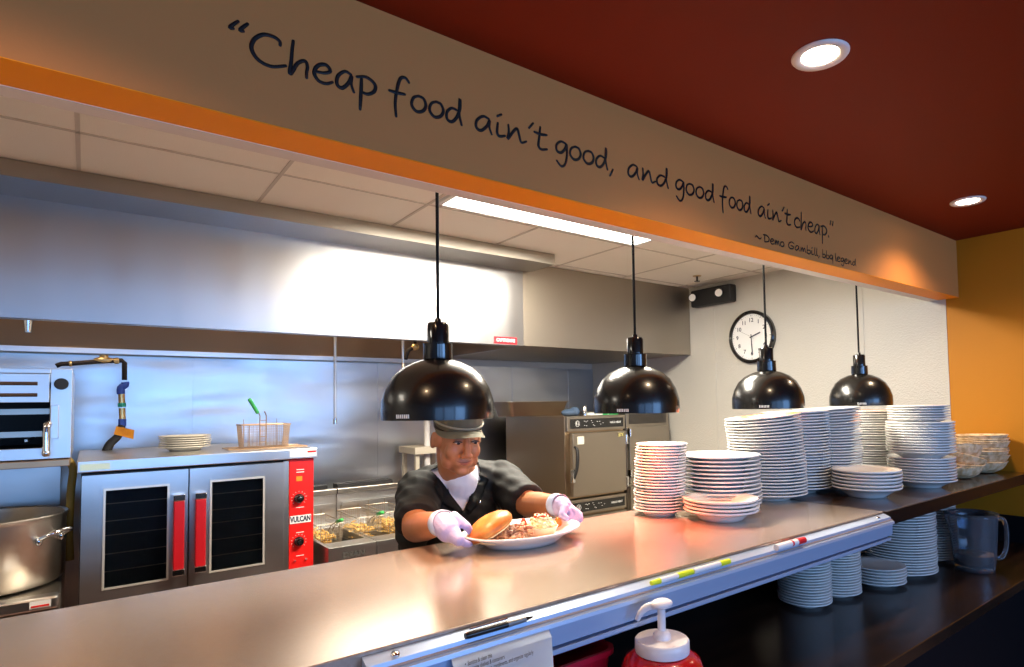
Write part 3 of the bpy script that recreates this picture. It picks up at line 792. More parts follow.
for dx, zz in ((-.03, .70), (.028, .70)): obj('toggle_switch', cyl(NB(), (.922+dx, YO-.012, zz), (.922+dx, YO-.028, zz+.006), .006, .004, n=10), CHROME, cp, smooth=40)
bm = NB()
for zz in (1.19, 1.176, .985, .85, .725): box(bm, .900, .940, YO-.0128, YO-.0121, zz, zz+.0035)
obj('panel_print', bm, WHITE, cp)
tp = bpy.data.objects['top_slab']
s = obj('sticker', B(.862, .998, YO-.0325, YO-.0305, 1.262, 1.298), WHITE, tp); obj('sticker_print', B(.952, .996, YO-.034, YO-.0326, 1.283, 1.293), REDP, s)
obj('sticker', B(-.02, .09, YO-.0325, YO-.0305, 1.262, 1.292), mat('pale_label', (.55, .66, .55), .5), tp)

# plates on the oven
me = plate_mesh(.122, .026, m=OLDPLATE)
p = V((.425, 3.92, 1.3065))
for k in range(6):
    o = bpy.data.objects.new('side_plate', me); col.objects.link(o); o.location = (p.x+random.uniform(-.003, .003), p.y, p.z+k*.0115)
    tag(o, ('topmost' if k == 5 else 'lowest' if k == 0 else 'inner')+' cream plate in the low pile on top of the oven', 'plate', 'cream plates piled on the oven')

# ------------------------------------------------------------------ fryer baskets
def wire_panel(bm, o, u, v, nu, nv, r=.0011):
    o, u, v = V(o), V(u), V(v)
    for i in range(nu+1): tube(bm, [o+u*(i/nu), o+u*(i/nu)+v], r, n=4, caps=False)
    for j in range(nv+1): tube(bm, [o+v*(j/nv), o+v*(j/nv)+u], r, n=4, caps=False)
def make_basket(loc, label, w=.16, l=.30, h=.13, cat='fry basket', group=None, up=False, wm=WIRE, fries=True):
    t = thing('fry_basket', label, cat, loc, group)
    x0, x1, y0, y1 = -w/2, w/2, -l/2, l/2; tp = .012
    bm = NB()
    wire_panel(bm, (x0+tp, y0+tp, 0), (w-2*tp, 0, 0), (0, l-2*tp, 0), 10, 16)
    wire_panel(bm, (x0+tp, y0+tp, 0), (w-2*tp, 0, 0), (0, -tp, h), 10, 9)
    wire_panel(bm, (x0+tp, y1-tp, 0), (w-2*tp, 0, 0), (0, tp, h), 10, 9)
    wire_panel(bm, (x0+tp, y0+tp, 0), (0, l-2*tp, 0), (-tp, 0, h), 16, 9)
    wire_panel(bm, (x1-tp, y0+tp, 0), (0, l-2*tp, 0), (tp, 0, h), 16, 9)
    obj('wire_mesh', bm, wm, t, world=False)
    bm = NB()
    tube(bm, [(x0, y0, h), (x1, y0, h), (x1, y1, h), (x0, y1, h), (x0, y0, h)], .0035, n=6)
    for sx in (-.35, .35): tube(bm, [(sx*w, y1, h+.03), (sx*w, y1, 0), (sx*w, y0, 0), (sx*w, y0, h)], .0022, n=6)
    obj('rim', bm, wm, t, world=False)
    bm = NB()
    if up:
        for s in (-.016, .016): tube(bm, [(s-.02, y0, .01), (s-.02, y0-.004, h+.05), (s-.035, y0-.03, h+.075)], .003, n=6)
        for k in range(5): tube(bm, [(-.036, y0-.003, .03+k*.03), (-.004, y0-.003, .03+k*.03)], .0025, n=6)
        hnd = obj('handle', bm, wm, t, world=False)
        bm = tube(NB(), [(-.052, y0-.02, h+.068), (-.075, y0-.05, h+.10), (-.105, y0-.09, h+.14)], .010, n=10, k=4)
    else:
        for s in (-.012, .012): tube(bm, [(s, y0, h-.04), (s, y0-.05, h+.0), (s*.6, y0-.14, h+.035)], .003, n=6)
        hnd = obj('handle', bm, wm, t, world=False)
        bm = tube(NB(), [(0, y0-.12, h+.030), (0, y0-.20, h+.05)], .010, n=10)
    g = obj('grip', bm, GREENPL, hnd, world=False, smooth=True); tag(g, 'green grip')
    if fries:
        bm = NB()
        for k in range(120):
            p = V((random.uniform(x0+.03, x1-.03), random.uniform(y0+.03, y1-.03), random.uniform(.012, h*.55)))
            R_ = Euler((random.uniform(-.5, .5), random.uniform(-.5, .5), random.uniform(0, 6))).to_matrix().to_4x4()
            box(bm, -.02, .02, -.004, .004, -.004, .004, M=T(p) @ R_)
        f = obj('fries', bm, FRIES, t, world=False); f['kind'] = 'stuff'
    return t
b = make_basket((.79, 3.80, 1.31), 'empty wire fry basket with raised green handle on the oven top', w=.25, l=.16, h=.125, up=True, wm=RUSTY, fries=False)
tr = thing('wire_rack', 'flat browned wire rack under the basket on the oven top', 'rack', (.79, 3.80, 1.3065))
tr.location = (.79, 3.80, 1.3062)
b.location.z = 1.3135
bm = NB(); wire_panel(bm, (-.19, -.10, .0035), (.40, 0, 0), (0, .2, 0), 14, 6, .0014); tube(bm, [(-.19, -.1, .0035), (.21, -.1, .0035), (.21, .1, .0035), (-.19, .1, .0035), (-.19, -.1, .0035)], .003, n=6)
obj('grid', bm, RUSTY, tr, world=False)

# fryers
fz = .765; fy = 3.42
for i, (x0, x1, lab) in enumerate(((1.035, 1.30, 'left steel deep fryer bay beside the red oven panel'), (1.305, 1.75, 'right steel deep fryer bay beside the man'))):
    t = thing('deep_fryer', lab, 'deep fryer', ((x0+x1)/2, fy+.3, 0), 'deep fryers beside the oven')
    bm = NB(); box(bm, x0, x1, fy, fy+.04, 0, fz); box(bm, x0, x0+.02, fy+.04, fy+.72, 0, fz); box(bm, x1-.02, x1, fy+.04, fy+.72, 0, fz)
    box(bm, x0+.02, x1-.02, fy+.04, fy+.14, fz-.05, fz); box(bm, x0+.02, x1-.02, fy+.60, fy+.72, fz-.05, fz); box(bm, x0+.02, x1-.02, fy+.14, fy+.6, .3, .33)
    obj('cabinet', bm, STEEL, t, bevel=.002)
    obj('oil', B(x0+.021, x1-.021, fy+.141, fy+.599, fz-.13, fz-.12), mat('dark_oil', (.03, .014, .004), .08), t)
    bm = NB(); box(bm, x0, x1, fy+.72, fy+.76, 0, .955)
    obj('back_riser', bm, STEEL, t, bevel=.002)
    obj('flue', B(x0+.02, x1-.04, fy+.765, fy+.86, .60, 1.01), MBLACK, t)
    obj('flue_cap', B(x0, x1, fy+.70, fy+.761, .956, .99), DSTEEL, t, bevel=.003)
    obj('basket_hanger', B(x0+.03, x1-.03, fy+.69, fy+.702, .875, .90), STEEL, t)
p = at(350, 552, 1, fy)
tf = bpy.data.objects['cabinet']
s = text_mesh('DEAN', .042, T(at(354, 554, 1, fy).x, fy-.0015, at(354, 554, 1, fy).z) @ FRONT, bold=.0008, sx=1.1)
o = obj('maker_lettering', s, mat('embossed_grey', (.06, .06, .055), .5), bpy.data.objects['cabinet'])
fb = []
for i, (px, lab) in enumerate(((325, 'wire fry basket of fries nearest the red oven panel'), (364, 'middle wire fry basket of fries in the fryer'), (392, 'wire fry basket of fries nearest the man'))):
    q = at(px, 520, 1, 3.72)
    if i == 0: b0 = make_basket((q.x, 3.80, .70), lab, w=.155, l=.36, h=.16, group='fry baskets in the fryers')
    else:
        b = copy_tree(b0); b.location = (q.x, 3.80, .70+.012*i); b['label'] = lab

# ------------------------------------------------------------------ broiler, range, pot
br = thing('broiler', 'wall mounted steel broiler with louvered vents at far left', 'broiler', (-.6, 3.9, 1.32))
yb = 3.55; x1 = -.052
bm = NB(); box(bm, -1.25, x1, yb+.02, 4.25, 1.66, 1.722); box(bm, -1.25, x1, yb+.02, 4.25, 1.322, 1.36); box(bm, x1-.07, x1, yb+.02, 4.25, 1.36, 1.66); box(bm, -1.25, -1.18, yb+.02, 4.25, 1.36, 1.66); box(bm, -1.18, x1-.07, 4.2, 4.25, 1.36, 1.66)
box(bm, x1-.075, x1, yb, yb+.02, 1.322, 1.722); box(bm, -1.25, x1-.075, yb, yb+.02, 1.322, 1.372); box(bm, -1.25, x1-.075, yb, yb+.02, 1.700, 1.722)
body = obj('body', bm, STEEL, br, bevel=.002)
obj('cavity_lining', box(box(B(-1.18, x1-.0705, 4.17, 4.199, 1.3605, 1.6595), -1.18, x1-.0705, yb+.03, 4.17, 1.6555, 1.6595), -1.18, x1-.0705, yb+.03, 4.17, 1.3605, 1.3645), MBLACK, br)
vp = obj('vent_panel', B(-1.25, -.130, yb-.006, yb+.0195, 1.572, 1.699), STEEL, br, bevel=.002)
bm = NB()
for k in range(4):
    xx = -.295-k*.26
    for zz in (1.655, 1.605):
        rr_ = [(xx-.085, zz), (xx+.125, zz)]
        tube(bm, [(rr_[0][0], yb-.006, zz), (rr_[1][0], yb-.006, zz)], .008, n=8)
o = obj('vent_slot', bm, mat('slot_dark', (.09, .05, .03), .5, .4), vp)
bm = NB()
for zz in (1.52, 1.42): box(bm, -1.18, -.13, yb+.05, yb+.07, zz, zz+.025)
for k in range(9): box(bm, -1.17+.12*k, -1.16+.12*k, yb+.02, 4.1, 1.40, 1.41)
obj('grill_rack', bm, DSTEEL, br)
p = at(62, 384, 1, yb)
Mk = Matrix.Translation((p.x-.002, yb-.001, p.z)) @ Matrix.Rotation(PI/2, 4, 'X')
obj('knob', lathe(NB(), [(0, 0), (.026, 0), (.025, .022), (0, .024)], 24, Mk), MBLACK, br, smooth=40)
obj('latch_plate', B(-.124, -.096, yb-.03, yb-.004, 1.41, 1.56), STEEL, br, bevel=.002)
q = at(50, 435, 1, yb-.05)
bm = tube(NB(), [(-.128, yb-.03, 1.475), (-.135, yb-.05, 1.465), (-.135, yb-.055, 1.35)], .014, n=12, k=4); ell(bm, (-.135, yb-.055, 1.35), (.016, .016, .016))
obj('handle', remesh(bm, .003, 2), CHROME, br, smooth=True)
obj('drip_tray', B(-1.25, x1-.003, yb-.03, yb+.3, 1.288, 1.318), BROWNSTEEL, br, bevel=.003)

rg = thing('gas_range', 'steel cooking range below the broiler at the left edge', 'range', (-.6, 3.8, 0))
bm = NB(); box(bm, -1.3, -.075, 3.34, 4.2, .0, .775)
obj('body', bm, DSTEEL, rg, bevel=.004)
obj('riser', B(-1.3, -.10, 4.2, 4.24, .0, 1.287), STEEL, rg, bevel=.002)
obj('front_rail', B(-1.3, -.078, 3.26, 3.3395, .735, .785), STEEL, rg, bevel=.008)
s = obj('sticker', B(-.165, -.10, 3.2575, 3.2598, .748, .775), WHITE, rg); obj('sticker_print', B(-.16, -.105, 3.256, 3.2574, .752, .759), REDP, s)
pc = V((-.345, 3.66, .785))
pot = thing('stock_pot', 'large worn aluminium stock pot on the range', 'pot', pc)
pr = [(0, 0), (.262, 0), (.280, .02), (.282, .27), (.286, .285), (.290, .292), (.286, .297), (.276, .292), (.274, .02), (0, .012)]
obj('pot_body', lathe(NB(), pr, 72, T(pc)), POTAL, pot, smooth=45)
for a in (-.62, PI-.6):
    Mh = T(pc) @ Matrix.Rotation(a, 4, 'Z')
    bm = tube(NB(), [Mh @ V(v) for v in ((.280, -.06, .20), (.33, -.055, .225), (.345, 0, .235), (.33, .055, .225), (.280, .06, .20))], .008, n=8, k=4)
    for s_y in (-.06, .06): ell(bm, Mh @ V((.283, s_y, .195)), (.012, .014, .02))
    obj('handle', bm, CHROME, pot, smooth=True)

# gas pipe with valves
yp = 4.35
def A(px, py): return at(px, py, 1, yp)
gp = thing('gas_pipe', 'dark gas pipe with blue and green fittings between broiler and oven', 'pipe', A(107, 452))
obj('iron_pipe', tube(NB(), [A(56, 366), A(61, 364), A(72, 363.5), A(98, 361.5), A(122, 360.5), A(124.5, 363), A(124.5, 380)], .013, n=12), IRON, gp, smooth=True)
bm = ell(NB(), A(104, 360), (.05, .02, .018)); cyl(bm, A(104, 361), A(104, 355), .012, .022, n=12); cyl(bm, A(69, 363.7), A(72, 363.5), .017, n=12); cyl(bm, A(114, 361), A(119, 360.7), .018, n=12)
obj('brass_valve', remesh(bm, .003, 2), BRASS, gp, smooth=True)
obj('blue_fitting', tube(NB(), [A(125, 382), A(125, 385), A(121, 388), A(121, 394)], .020, n=12, k=3), BLUEPL, gp, smooth=True)
bm = cyl(NB(), A(121.5, 394), A(122, 404), .016, n=12); cyl(bm, A(122, 408), A(122.5, 419), .016, n=12); obj('brass_nipple', bm, BRASS, gp, smooth=40)
obj('green_band', cyl(NB(), A(122, 403), A(122, 407), .020, n=12), mat('green_fitting', (.01, .25, .18), .4), gp, smooth=40)
obj('blue_nut', cyl(NB(), A(122.3, 419), A(122.3, 426), .019, n=6), BLUEPL, gp)
obj('hose', tube(NB(), [A(122, 425), A(118, 436), A(110, 444), A(106, 453)], lambda t: .018+.006*t, n=14, k=5), MBLACK, gp, smooth=True)
q0 = A(113, 432); q1 = A(134, 430)
bm = NB(); vs = [bm.verts.new(v) for v in (A(116, 426)+V((0, -.03, 0)), A(134, 430)+V((0, -.03, 0)), A(133, 439)+V((0, -.035, 0)), A(113.5, 434)+V((0, -.035, 0)))]
bm.faces.new(vs); bmesh.ops.solidify(bm, geom=bm.faces[:], thickness=.001)
s = obj('warning_tag', bm, ORTAG, gp); tag(s, 'bright orange tag')
# connector hanging in the gap beside the oven
pA_ = at(71, 462, 1, 3.75)
o = obj('gas_connector', tube(NB(), [at(66, 458, 1, 3.75), at(73, 468, 1, 3.75), at(71, 490, 1, 3.75), at(69, 530, 1, 3.75), at(70, 560, 1, 3.75)], .016, n=10, k=4), mat('yellow_hose', (.30, .20, .03), .5), smooth=True, origin=pA_)
tag(o, 'dull yellow gas hose in the gap left of the oven', 'hose')

# ------------------------------------------------------------------ holding cabinets
def hold_cabinet(x0, x1, y0, y1, z0, z1, label, group):
    t = thing('holding_cabinet', label, 'holding cabinet', ((x0+x1)/2, (y0+y1)/2, z0), group)
    bd = obj('body', B(x0, x1, y0+.03, y1, z0, z1), mat('brown_steel_side', (.42, .31, .2), .32, 1), t, bevel=.004)
    fr = NB(); box(fr, x0+.005, x1-.005, y0, y0+.0295, z1-.115, z1-.001)
    obj('control_fascia', fr, SATIN, t, bevel=.003)
    pnl = obj('control_panel', B(x0+.035, x1-.03, y0-.006, y0-.0005, z1-.095, z1-.022), BLACK, t)
    bm = NB(); zc = z1-.058; xc = x0+.10
    for a in range(24):
        box(bm, -.0015, .0015, .019, .023, 0, .0006, M=Matrix.Translation((xc, y0-.0062, zc)) @ Matrix.Rotation(PI/2, 4, 'X') @ Matrix.Rotation(a*PI/12, 4, 'Z'))
    box(bm, xc-.010, xc-.006, y0-.0068, y0-.0062, zc-.012, zc+.012); box(bm, xc+.006, xc+.010, y0-.0068, y0-.0062, zc-.012, zc+.012)
    for k, (dx, dz) in enumerate(((.07, .018), (.085, .012), (.10, .018), (.07, -.016), (.09, -.018), (.14, .02), (.15, .005), (.16, -.014), (.172, -.02), (.2, .012), (.225, .012), (.235, -.01), (.26, .0))):
        box(bm, xc+dx-.004, xc+dx+.006, y0-.0068, y0-.0062, zc+dz-.0015, zc+dz+.0015)
    obj('panel_print', bm, WHITE, pnl)
    obj('panel_lettering', text_mesh('HALO HEAT', .022, T(x1-.115, y0-.0065, zc) @ FRONT, bold=.0004), WHITE, pnl)
    dz0 = z0+.02; dz1 = z1-.13
    d = obj('door', B(x0+.045, x1-.012, y0-.015, y0+.0295, dz0, dz1), SATIN, t, bevel=.006)
    if dz1-dz0 > .3:
        zm = (dz0+dz1)/2-.03
        bm = NB(); box(bm, x0+.02, x0+.05, y0-.035, y0-.012, zm-.10, zm-.0)
        obj('latch', bm, CHROME, d, bevel=.004)
        bm = tube(NB(), [(x0+.055, y0-.02, zm+.17), (x0+.062, y0-.045, zm+.14), (x0+.055, y0-.05, zm+.02), (x0+.040, y0-.03, zm-.07)], lambda t: .008+.005*math.sin(t*PI), n=10, k=5)
        obj('handle', bm, MBLACK, d, smooth=True)
        s = obj('sticker', B(x0+.09, x0+.155, y0-.0165, y0-.0151, dz1-.085, dz1-.025), mat('pale_label2', (.72, .72, .60), .5), d)
        obj('corner_label', B(x1-.10, x1-.03, y0-.0165, y0-.0151, dz1-.045, dz1-.015), mat('yellow_black_label', (.7, .6, .2), .5, noise=(90, (.05, .05, .05), .45, .55)), d)
        for zz in (dz1-.07, dz0+.07): obj('hinge', B(x1-.016, x1+.006, y0-.024, y0+.02, zz-.04, zz+.04), CHROME, d, bevel=.003)
    return t
hold_cabinet(2.83, 3.44, 3.60, 4.45, .80, 1.43, 'upper steel holding cabinet with a pale sticker on its door', 'stacked holding cabinets')
hold_cabinet(2.83, 3.44, 3.60, 4.45, .15, .795, 'lower steel holding cabinet, only its control strip showing above the counter', 'stacked holding cabinets')
o = obj('caster_base', B(2.86, 3.41, 3.68, 4.40, .0, .148), MBLACK, origin=(3.13, 4.0, 0)); tag(o, 'dark caster base under the stacked holding cabinets', 'base')
t = thing('tall_cabinet', 'dull steel cabinet with top louvre between the stacked cabinets and white wall', 'cabinet', (3.75, 4.0, 0))
obj('body', B(3.475, 3.99, 3.63, 4.4, 0, 1.455), SATIN, t, bevel=.004)
obj('door', B(3.49, 3.97, 3.605, 3.629, .85, 1.325), SATIN, t, bevel=.004)
obj('lower_door', B(3.49, 3.97, 3.605, 3.629, .3, .835), SATIN, t, bevel=.004)
bm = NB()
for k in range(9): box(bm, 3.51, 3.95, 3.62, 3.6295, 1.350+.0095*k, 1.355+.0095*k)
obj('louvre', bm, MBLACK, t)
for zz in (1.28, .95): obj('hinge', B(3.478, 3.496, 3.585, 3.62, zz-.03, zz+.03), CHROME, t, bevel=.002)
# deep pan on the cabinets and clutter
xq0, xq1 = at(504, 410, 1, 3.98).x, at(566, 410, 1, 3.98).x
p = V(((xq0+xq1)/2+.05, 4.13, 1.4305)); hw = (xq1-xq0)/2
bm = rrect(NB(), 0, 0, [(hw-.045, .11, .0005, .03), (hw-.012, .14, .112, .035), (hw, .152, .114, .038), (hw, .152, .119, .038), (hw-.016, .136, .119, .034), (hw-.05, .106, .005, .028)])
for v in bm.verts: v.co = T(p) @ v.co
o = obj('roasting_pan', bm, mat('pan_steel', (.45, .36, .27), .35, 1), smooth=35, origin=p); tag(o, 'deep dull metal roasting pan on top of the holding cabinets', 'pan')
p = at(596, 414, 1, 3.8); p = V((3.1, 3.72, 1.4305))
o = obj('plastic_wrap_box', B(3.12, 3.42, 3.66, 3.74, 1.431, 1.452), mat('green_white_box', (.8, .82, .8), .5, noise=(4, (.03, .45, .12), .48, .52), stretch=(3, 1, 1)), origin=(3.27, 3.7, 1.431), bevel=.002)
tag(o, 'green and white flat box on top of the holding cabinets', 'box')
p = V((3.02, 3.72, 1.4305))
o = obj('towel', remesh(ell(ell(NB(), (3.00, 3.78, 1.455), (.07, .06, .03)), (3.045, 3.77, 1.462), (.04, .05, .038)), .005, 3), mat('blue_cloth', (.06, .10, .17), .8), origin=(3.0, 3.78, 1.431), smooth=True); tag(o, 'crumpled dark blue cloth on the holding cabinets', 'cloth')
o = obj('metal_canister', lathe(NB(), [(0, 0), (.016, 0), (.016, .07), (.012, .075), (0, .075)], 20, T(3.085, 3.69, 1.4305)), CHROME, smooth=40, origin=(3.085, 3.69, 1.4305)); tag(o, 'small upright metal canister on the holding cabinets', 'canister')

# shelf unit behind the man
p = at(415, 452, 1, 4.3)
t = thing('utility_shelf', 'beige metal shelf unit with a pale upright post behind the man', 'shelf', (p.x+.15, 4.4, 0))
zs_ = at(425, 449, 1, 4.3).z
obj('shelf_board', B(p.x, p.x+.31, 4.3, 4.6, zs_-.038, zs_+.014), GREYP, t, bevel=.003)
for lx, ly_ in ((p.x+.02, 4.33), (p.x+.26, 4.33), (p.x+.02, 4.56), (p.x+.26, 4.56)): obj('leg', B(lx, lx+.03, ly_, ly_+.03, 0, zs_-.039), GREYP, t)
q = at(427, 440, 1, 4.38)
o = obj('upright_post', cyl(NB(), (q.x, 4.38, zs_+.0145), (q.x, 4.38, 1.88), .024, n=16), mat('pale_post', (.62, .60, .58), .4), t, smooth=40)
obj('post_lower', cyl(NB(), (q.x, 4.38, .0), (q.x, 4.38, zs_-.039), .024, n=16), MATS['pale_post'], t, smooth=40)
# ------------------------------------------------------------------ platter and food
pcx, pcy = 1.040, 1.548
pz = ZC+.0005
pr = [(0, .005), (.52, .005), (.56, 0), (.60, 0), (.64, .008), (.78, .024), (.985, .038), (1, .041), (.995, .044), (.97, .044), (.78, .031), (.66, .016), (0, .012)]
bm = NB(); lathe(bm, [(r, z) for r, z in pr], 72, T(pcx, pcy, pz) @ Matrix.Rotation(math.radians(-2), 4, 'Z'), sx=.193, sy=.140)
o = obj('oval_platter', bm, PLATE, smooth=True, origin=(pcx, pcy, pz)); tag(o, 'large white oval platter of food held by the man', 'platter')
ft = pz+.0165
def F_(px, py, y): return at(px, py, 1, y)
b0 = F_(493, 530, 1.545); bx, by = b0.x, b0.y
bg = thing('pulled_pork_sandwich', 'pulled pork sandwich with toasted bun on the oval platter', 'sandwich', (bx, by, ft))
bm = ell(NB(), (bx+.012, by, ft+.008), (.066, .060, .011)); obj('bottom_bun', bm, CRUMB, bg, smooth=True)
bm = NB()
for k in range(230):
    a = random.uniform(0, 2*PI); r = math.sqrt(random.random())
    p = V((bx+.030+.066*r*math.cos(a), by-.006+.056*r*math.sin(a), ft+.018+.032*(1-r*r)*random.random()))
    if k < 50: p = V((bx+.075+random.uniform(-.02, .03), by-.015+random.uniform(-.035, .03), ft+.010+random.uniform(0, .028)))
    d = V((random.uniform(-1, 1), random.uniform(-1, 1), random.uniform(-.4, .5))).normalized()*random.uniform(.008, .016)
    tube(bm, [p-d, p+V((0, 0, .003)), p+d], random.uniform(.003, .0055), n=6)
obj('pulled_pork', bm, PORK, bg, smooth=True)['kind'] = 'stuff'
Mb = T(bx-.004, by-.002, ft+.031) @ Matrix.Rotation(math.radians(-14), 4, 'X') @ Matrix.Rotation(math.radians(-25), 4, 'Y')
bm = lathe(NB(), [(0, .003), (.066, .003), (.072, .007), (.0745, .016), (.069, .030), (.054, .041), (.032, .048), (0, .051)], 48, Mb, sx=1.0, sy=.95)
tb_ = obj('top_bun', bm, BUN, bg, smooth=True)
obj('cut_face', lathe(NB(), [(0, .0), (.066, .0), (.067, .0029), (0, .0029)], 40, Mb), CRUMB, tb_, smooth=40)
s0 = F_(541, 530, 1.545)
sl = thing('slaw_cup', 'small pale cup heaped with creamy slaw on the platter', 'side dish', (s0.x, s0.y, ft))
obj('cup', lathe(NB(), [(0, 0), (.040, 0), (.052, .022), (.054, .026), (.050, .026), (.038, .004), (0, .004)], 36, T(s0.x, s0.y, ft)), mat('pink_cup', (.85, .55, .40), .4), sl, smooth=40)
bm = NB()
for k in range(170):
    a = random.uniform(0, 2*PI); r = math.sqrt(random.random())
    p = V((s0.x+.046*r*math.cos(a), s0.y+.046*r*math.sin(a), ft+.024+.034*(1-r*r)*random.uniform(.6, 1)))
    d = V((random.uniform(-1, 1), random.uniform(-1, 1), random.uniform(-.5, .5))).normalized()*.008
    tube(bm, [p-d, p+d], .0038, n=5)
ell(bm, (s0.x, s0.y, ft+.022), (.046, .046, .026))
obj('slaw', bm, SLAW, sl, smooth=True)['kind'] = 'stuff'
bm = NB()
for k in range(12):
    p = V((s0.x+random.uniform(-.025, .02), s0.y+random.uniform(-.02, .02), ft+.055+random.uniform(-.004, .004)))
    ell(bm, p, (.007, .006, .004), n=8)
obj('tomato_bits', bm, TOM, sl, smooth=True)
p = F_(523.5, 519, 1.57)
o = obj('tomato_wedge', remesh(ell(ell(NB(), (p.x, p.y, ft+.030), (.010, .012, .022)), (p.x+.006, p.y, ft+.014), (.012, .014, .014)), .002, 3), TOM, smooth=True, origin=(p.x, p.y, ft)); tag(o, 'red tomato wedge standing between sandwich and slaw', 'tomato')
p = F_(558, 518, 1.56)
o = obj('tomato_wedge', remesh(ell(NB(), (p.x, p.y, ft+.022), (.013, .012, .018)), .002, 2), mat('orange_tomato', (.80, .18, .02), .35), smooth=True, origin=(p.x, p.y, ft)); tag(o, 'orange red tomato wedge right of the slaw cup', 'tomato')
# ------------------------------------------------------------------ the man
man = thing('person', 'man in black short sleeved jacket and olive cap leaning over the counter with a platter', 'person', (1.10, 2.12, 0))
hp = F_(463.5, 442, 1.84)          # between the eyes
HC = V((hp.x+.026, 1.93, hp.z+.025))
HS = V((1.0, 1.02, 1.12))
HM = T(HC) @ Matrix.Rotation(math.radians(-8), 4, 'Z') @ Matrix.Rotation(math.radians(16), 4, 'X') @ Matrix.Diagonal((*HS, 1))
def H(x, y, z): return HM @ V((x, y, z))
hrot = (Matrix.Rotation(math.radians(-8), 3, 'Z') @ Matrix.Rotation(math.radians(16), 3, 'X')).to_quaternion()
def hell(bm, c, r, rx=0, ry=0, rz=0):
    q = hrot @ Euler((rx, ry, rz)).to_quaternion()
    return ell(bm, H(*c), tuple(k*h_ for k, h_ in zip(r, HS)), rot=q, n=20)
shR = V((.925, 2.03, 1.225)); shL = V((1.265, 2.03, 1.235))
elR = V((.832, 1.845, 1.140)); elL = V((1.262, 1.835, 1.165))
wrR = at(443, 523, 1, 1.60); wrL = at(559, 505, 1, 1.625)
neck = V((1.075, 2.02, 1.25))
def build_arms(bm, f0=1.0):
    for s, e, w in ((shR, elR, wrR), (shL, elL, wrL)):
        cap_(bm, s, e, .058*f0, .047*f0)
        m = e.lerp(w, .35)
        cap_(bm, e, m, .047*f0, .045*f0); cap_(bm, m, w, .045*f0, .030*f0)
bm = NB()
# head
hell(bm, (0, .018, .045), (.076, .096, .078)); hell(bm, (0, -.018, -.02), (.066, .072, .085)); hell(bm, (0, -.028, -.066), (.064, .058, .048))
hell(bm, (0, -.074, -.100), (.026, .018, .017)); hell(bm, (0, -.04, -.095), (.040, .035, .020))
for s in (-1, 1):
    hell(bm, (s*.038, -.062, -.038), (.026, .024, .028)); hell(bm, (s*.081, .016, -.024), (.011, .019, .028), rz=s*.45); hell(bm, (s*.070, .0, -.016), (.014, .022, .028))
    hell(bm, (s*.013, -.100, -.043), (.011, .011, .009)); hell(bm, (s*.030, -.074, .024), (.026, .013, .009))
    hell(bm, (s*.048, -.040, -.075), (.018, .030, .024))
cap_(bm, H(0, -.088, .012), H(0, -.112, -.036), .008, .0125); hell(bm, (0, -.079, -.070), (.034, .012, .018))
cap_(bm, H(0, .02, -.06), neck, .064, .070)
# trunk, arms, legs
ell(bm, (1.08, 2.08, 1.13), (.185, .125, .15)); ell(bm, (1.09, 2.13, .98), (.17, .125, .17)); cap_(bm, shR+V((.05, .03, -.01)), shL+V((-.05, .03, -.01)), .07)
build_arms(bm)
for s in (-.09, .09):
    hpj = V((1.10+s, 2.18, .90)); kn = V((1.10+s*1.1, 2.13, .50)); an = V((1.10+s*1.1, 2.2, .10))
    cap_(bm, hpj, kn, .088, .06); cap_(bm, kn, an, .058, .04); cap_(bm, an+V((0, .02, -.045)), an+V((0, -.15, -.058)), .045, .036)
obj('body', remesh(bm, .0045, 5, .5), SKIN, man, smooth=True)
# undershirt, jacket
def torso(bm, g, arms=True):
    ell(bm, (1.08, 2.08, 1.13), (.190+g, .128+g, .16+g)); ell(bm, (1.09, 2.12, 1.00), (.185+g, .135+g, .15+g)); ell(bm, (1.09, 2.15, .90), (.18+g, .135+g, .10+g))
    cap_(bm, shR+V((.035, .03, -.0)), neck+V((-.03, .03, -.005)), .068+g, .072+g); cap_(bm, shL+V((-.035, .03, -.0)), neck+V((.03, .03, -.005)), .068+g, .072+g)
    if arms:
        for s, e in ((shR, elR), (shL, elL)): cap_(bm, s, s.lerp(e, .5), .068+g, .062+g)
bm = NB(); torso(bm, .0, False); cap_(bm, neck+V((0, -.005, -.01)), neck+V((-.006, -.022, .012)), .074, .068); obj('undershirt', remesh(bm, .006, 6), TEE, man, smooth=True)
bm = NB(); torso(bm, .012)
for s, e, w, k in ((shR, elR, wrR, .86), (shL, elL, wrL, .92)):
    p1 = s.lerp(e, k)
    M_, L = align(s, p1); lathe(bm, [(0, 0), (.070, 0), (.074, L*.5), (.073, L), (0, L)], 24, M_)
    # loose underside of the sleeve
    ell(bm, s.lerp(p1, .62)+V((0, .01, -.018)), (.062, .075, .060))
ell(bm, (.90, 2.03, 1.10), (.06, .07, .09))
me = remesh(bm, .006, 5)
bm2 = bmesh.new(); bm2.from_mesh(me); bpy.data.meshes.remove(me)
vz = 1.160; nx = 1.055; SL = .62
def cut(p, n):
    bmesh.ops.bisect_plane(bm2, geom=bm2.verts[:]+bm2.edges[:]+bm2.faces[:], plane_co=p, plane_no=n, dist=1e-5)
for s_ in (-1, 1): cut((nx+s_*.006, 0, vz), (s_, 0, -SL))
dele = []
for f in bm2.faces:
    c = f.calc_center_median()
    if c.y < 2.02 and c.z > vz-.005 and abs(c.x-nx) < .006+(c.z-vz)*SL: dele.append(f)
    elif (V((c.x, c.y))-V((neck.x-.005, neck.y-.02))).length < .078 and c.z > 1.25: dele.append(f)
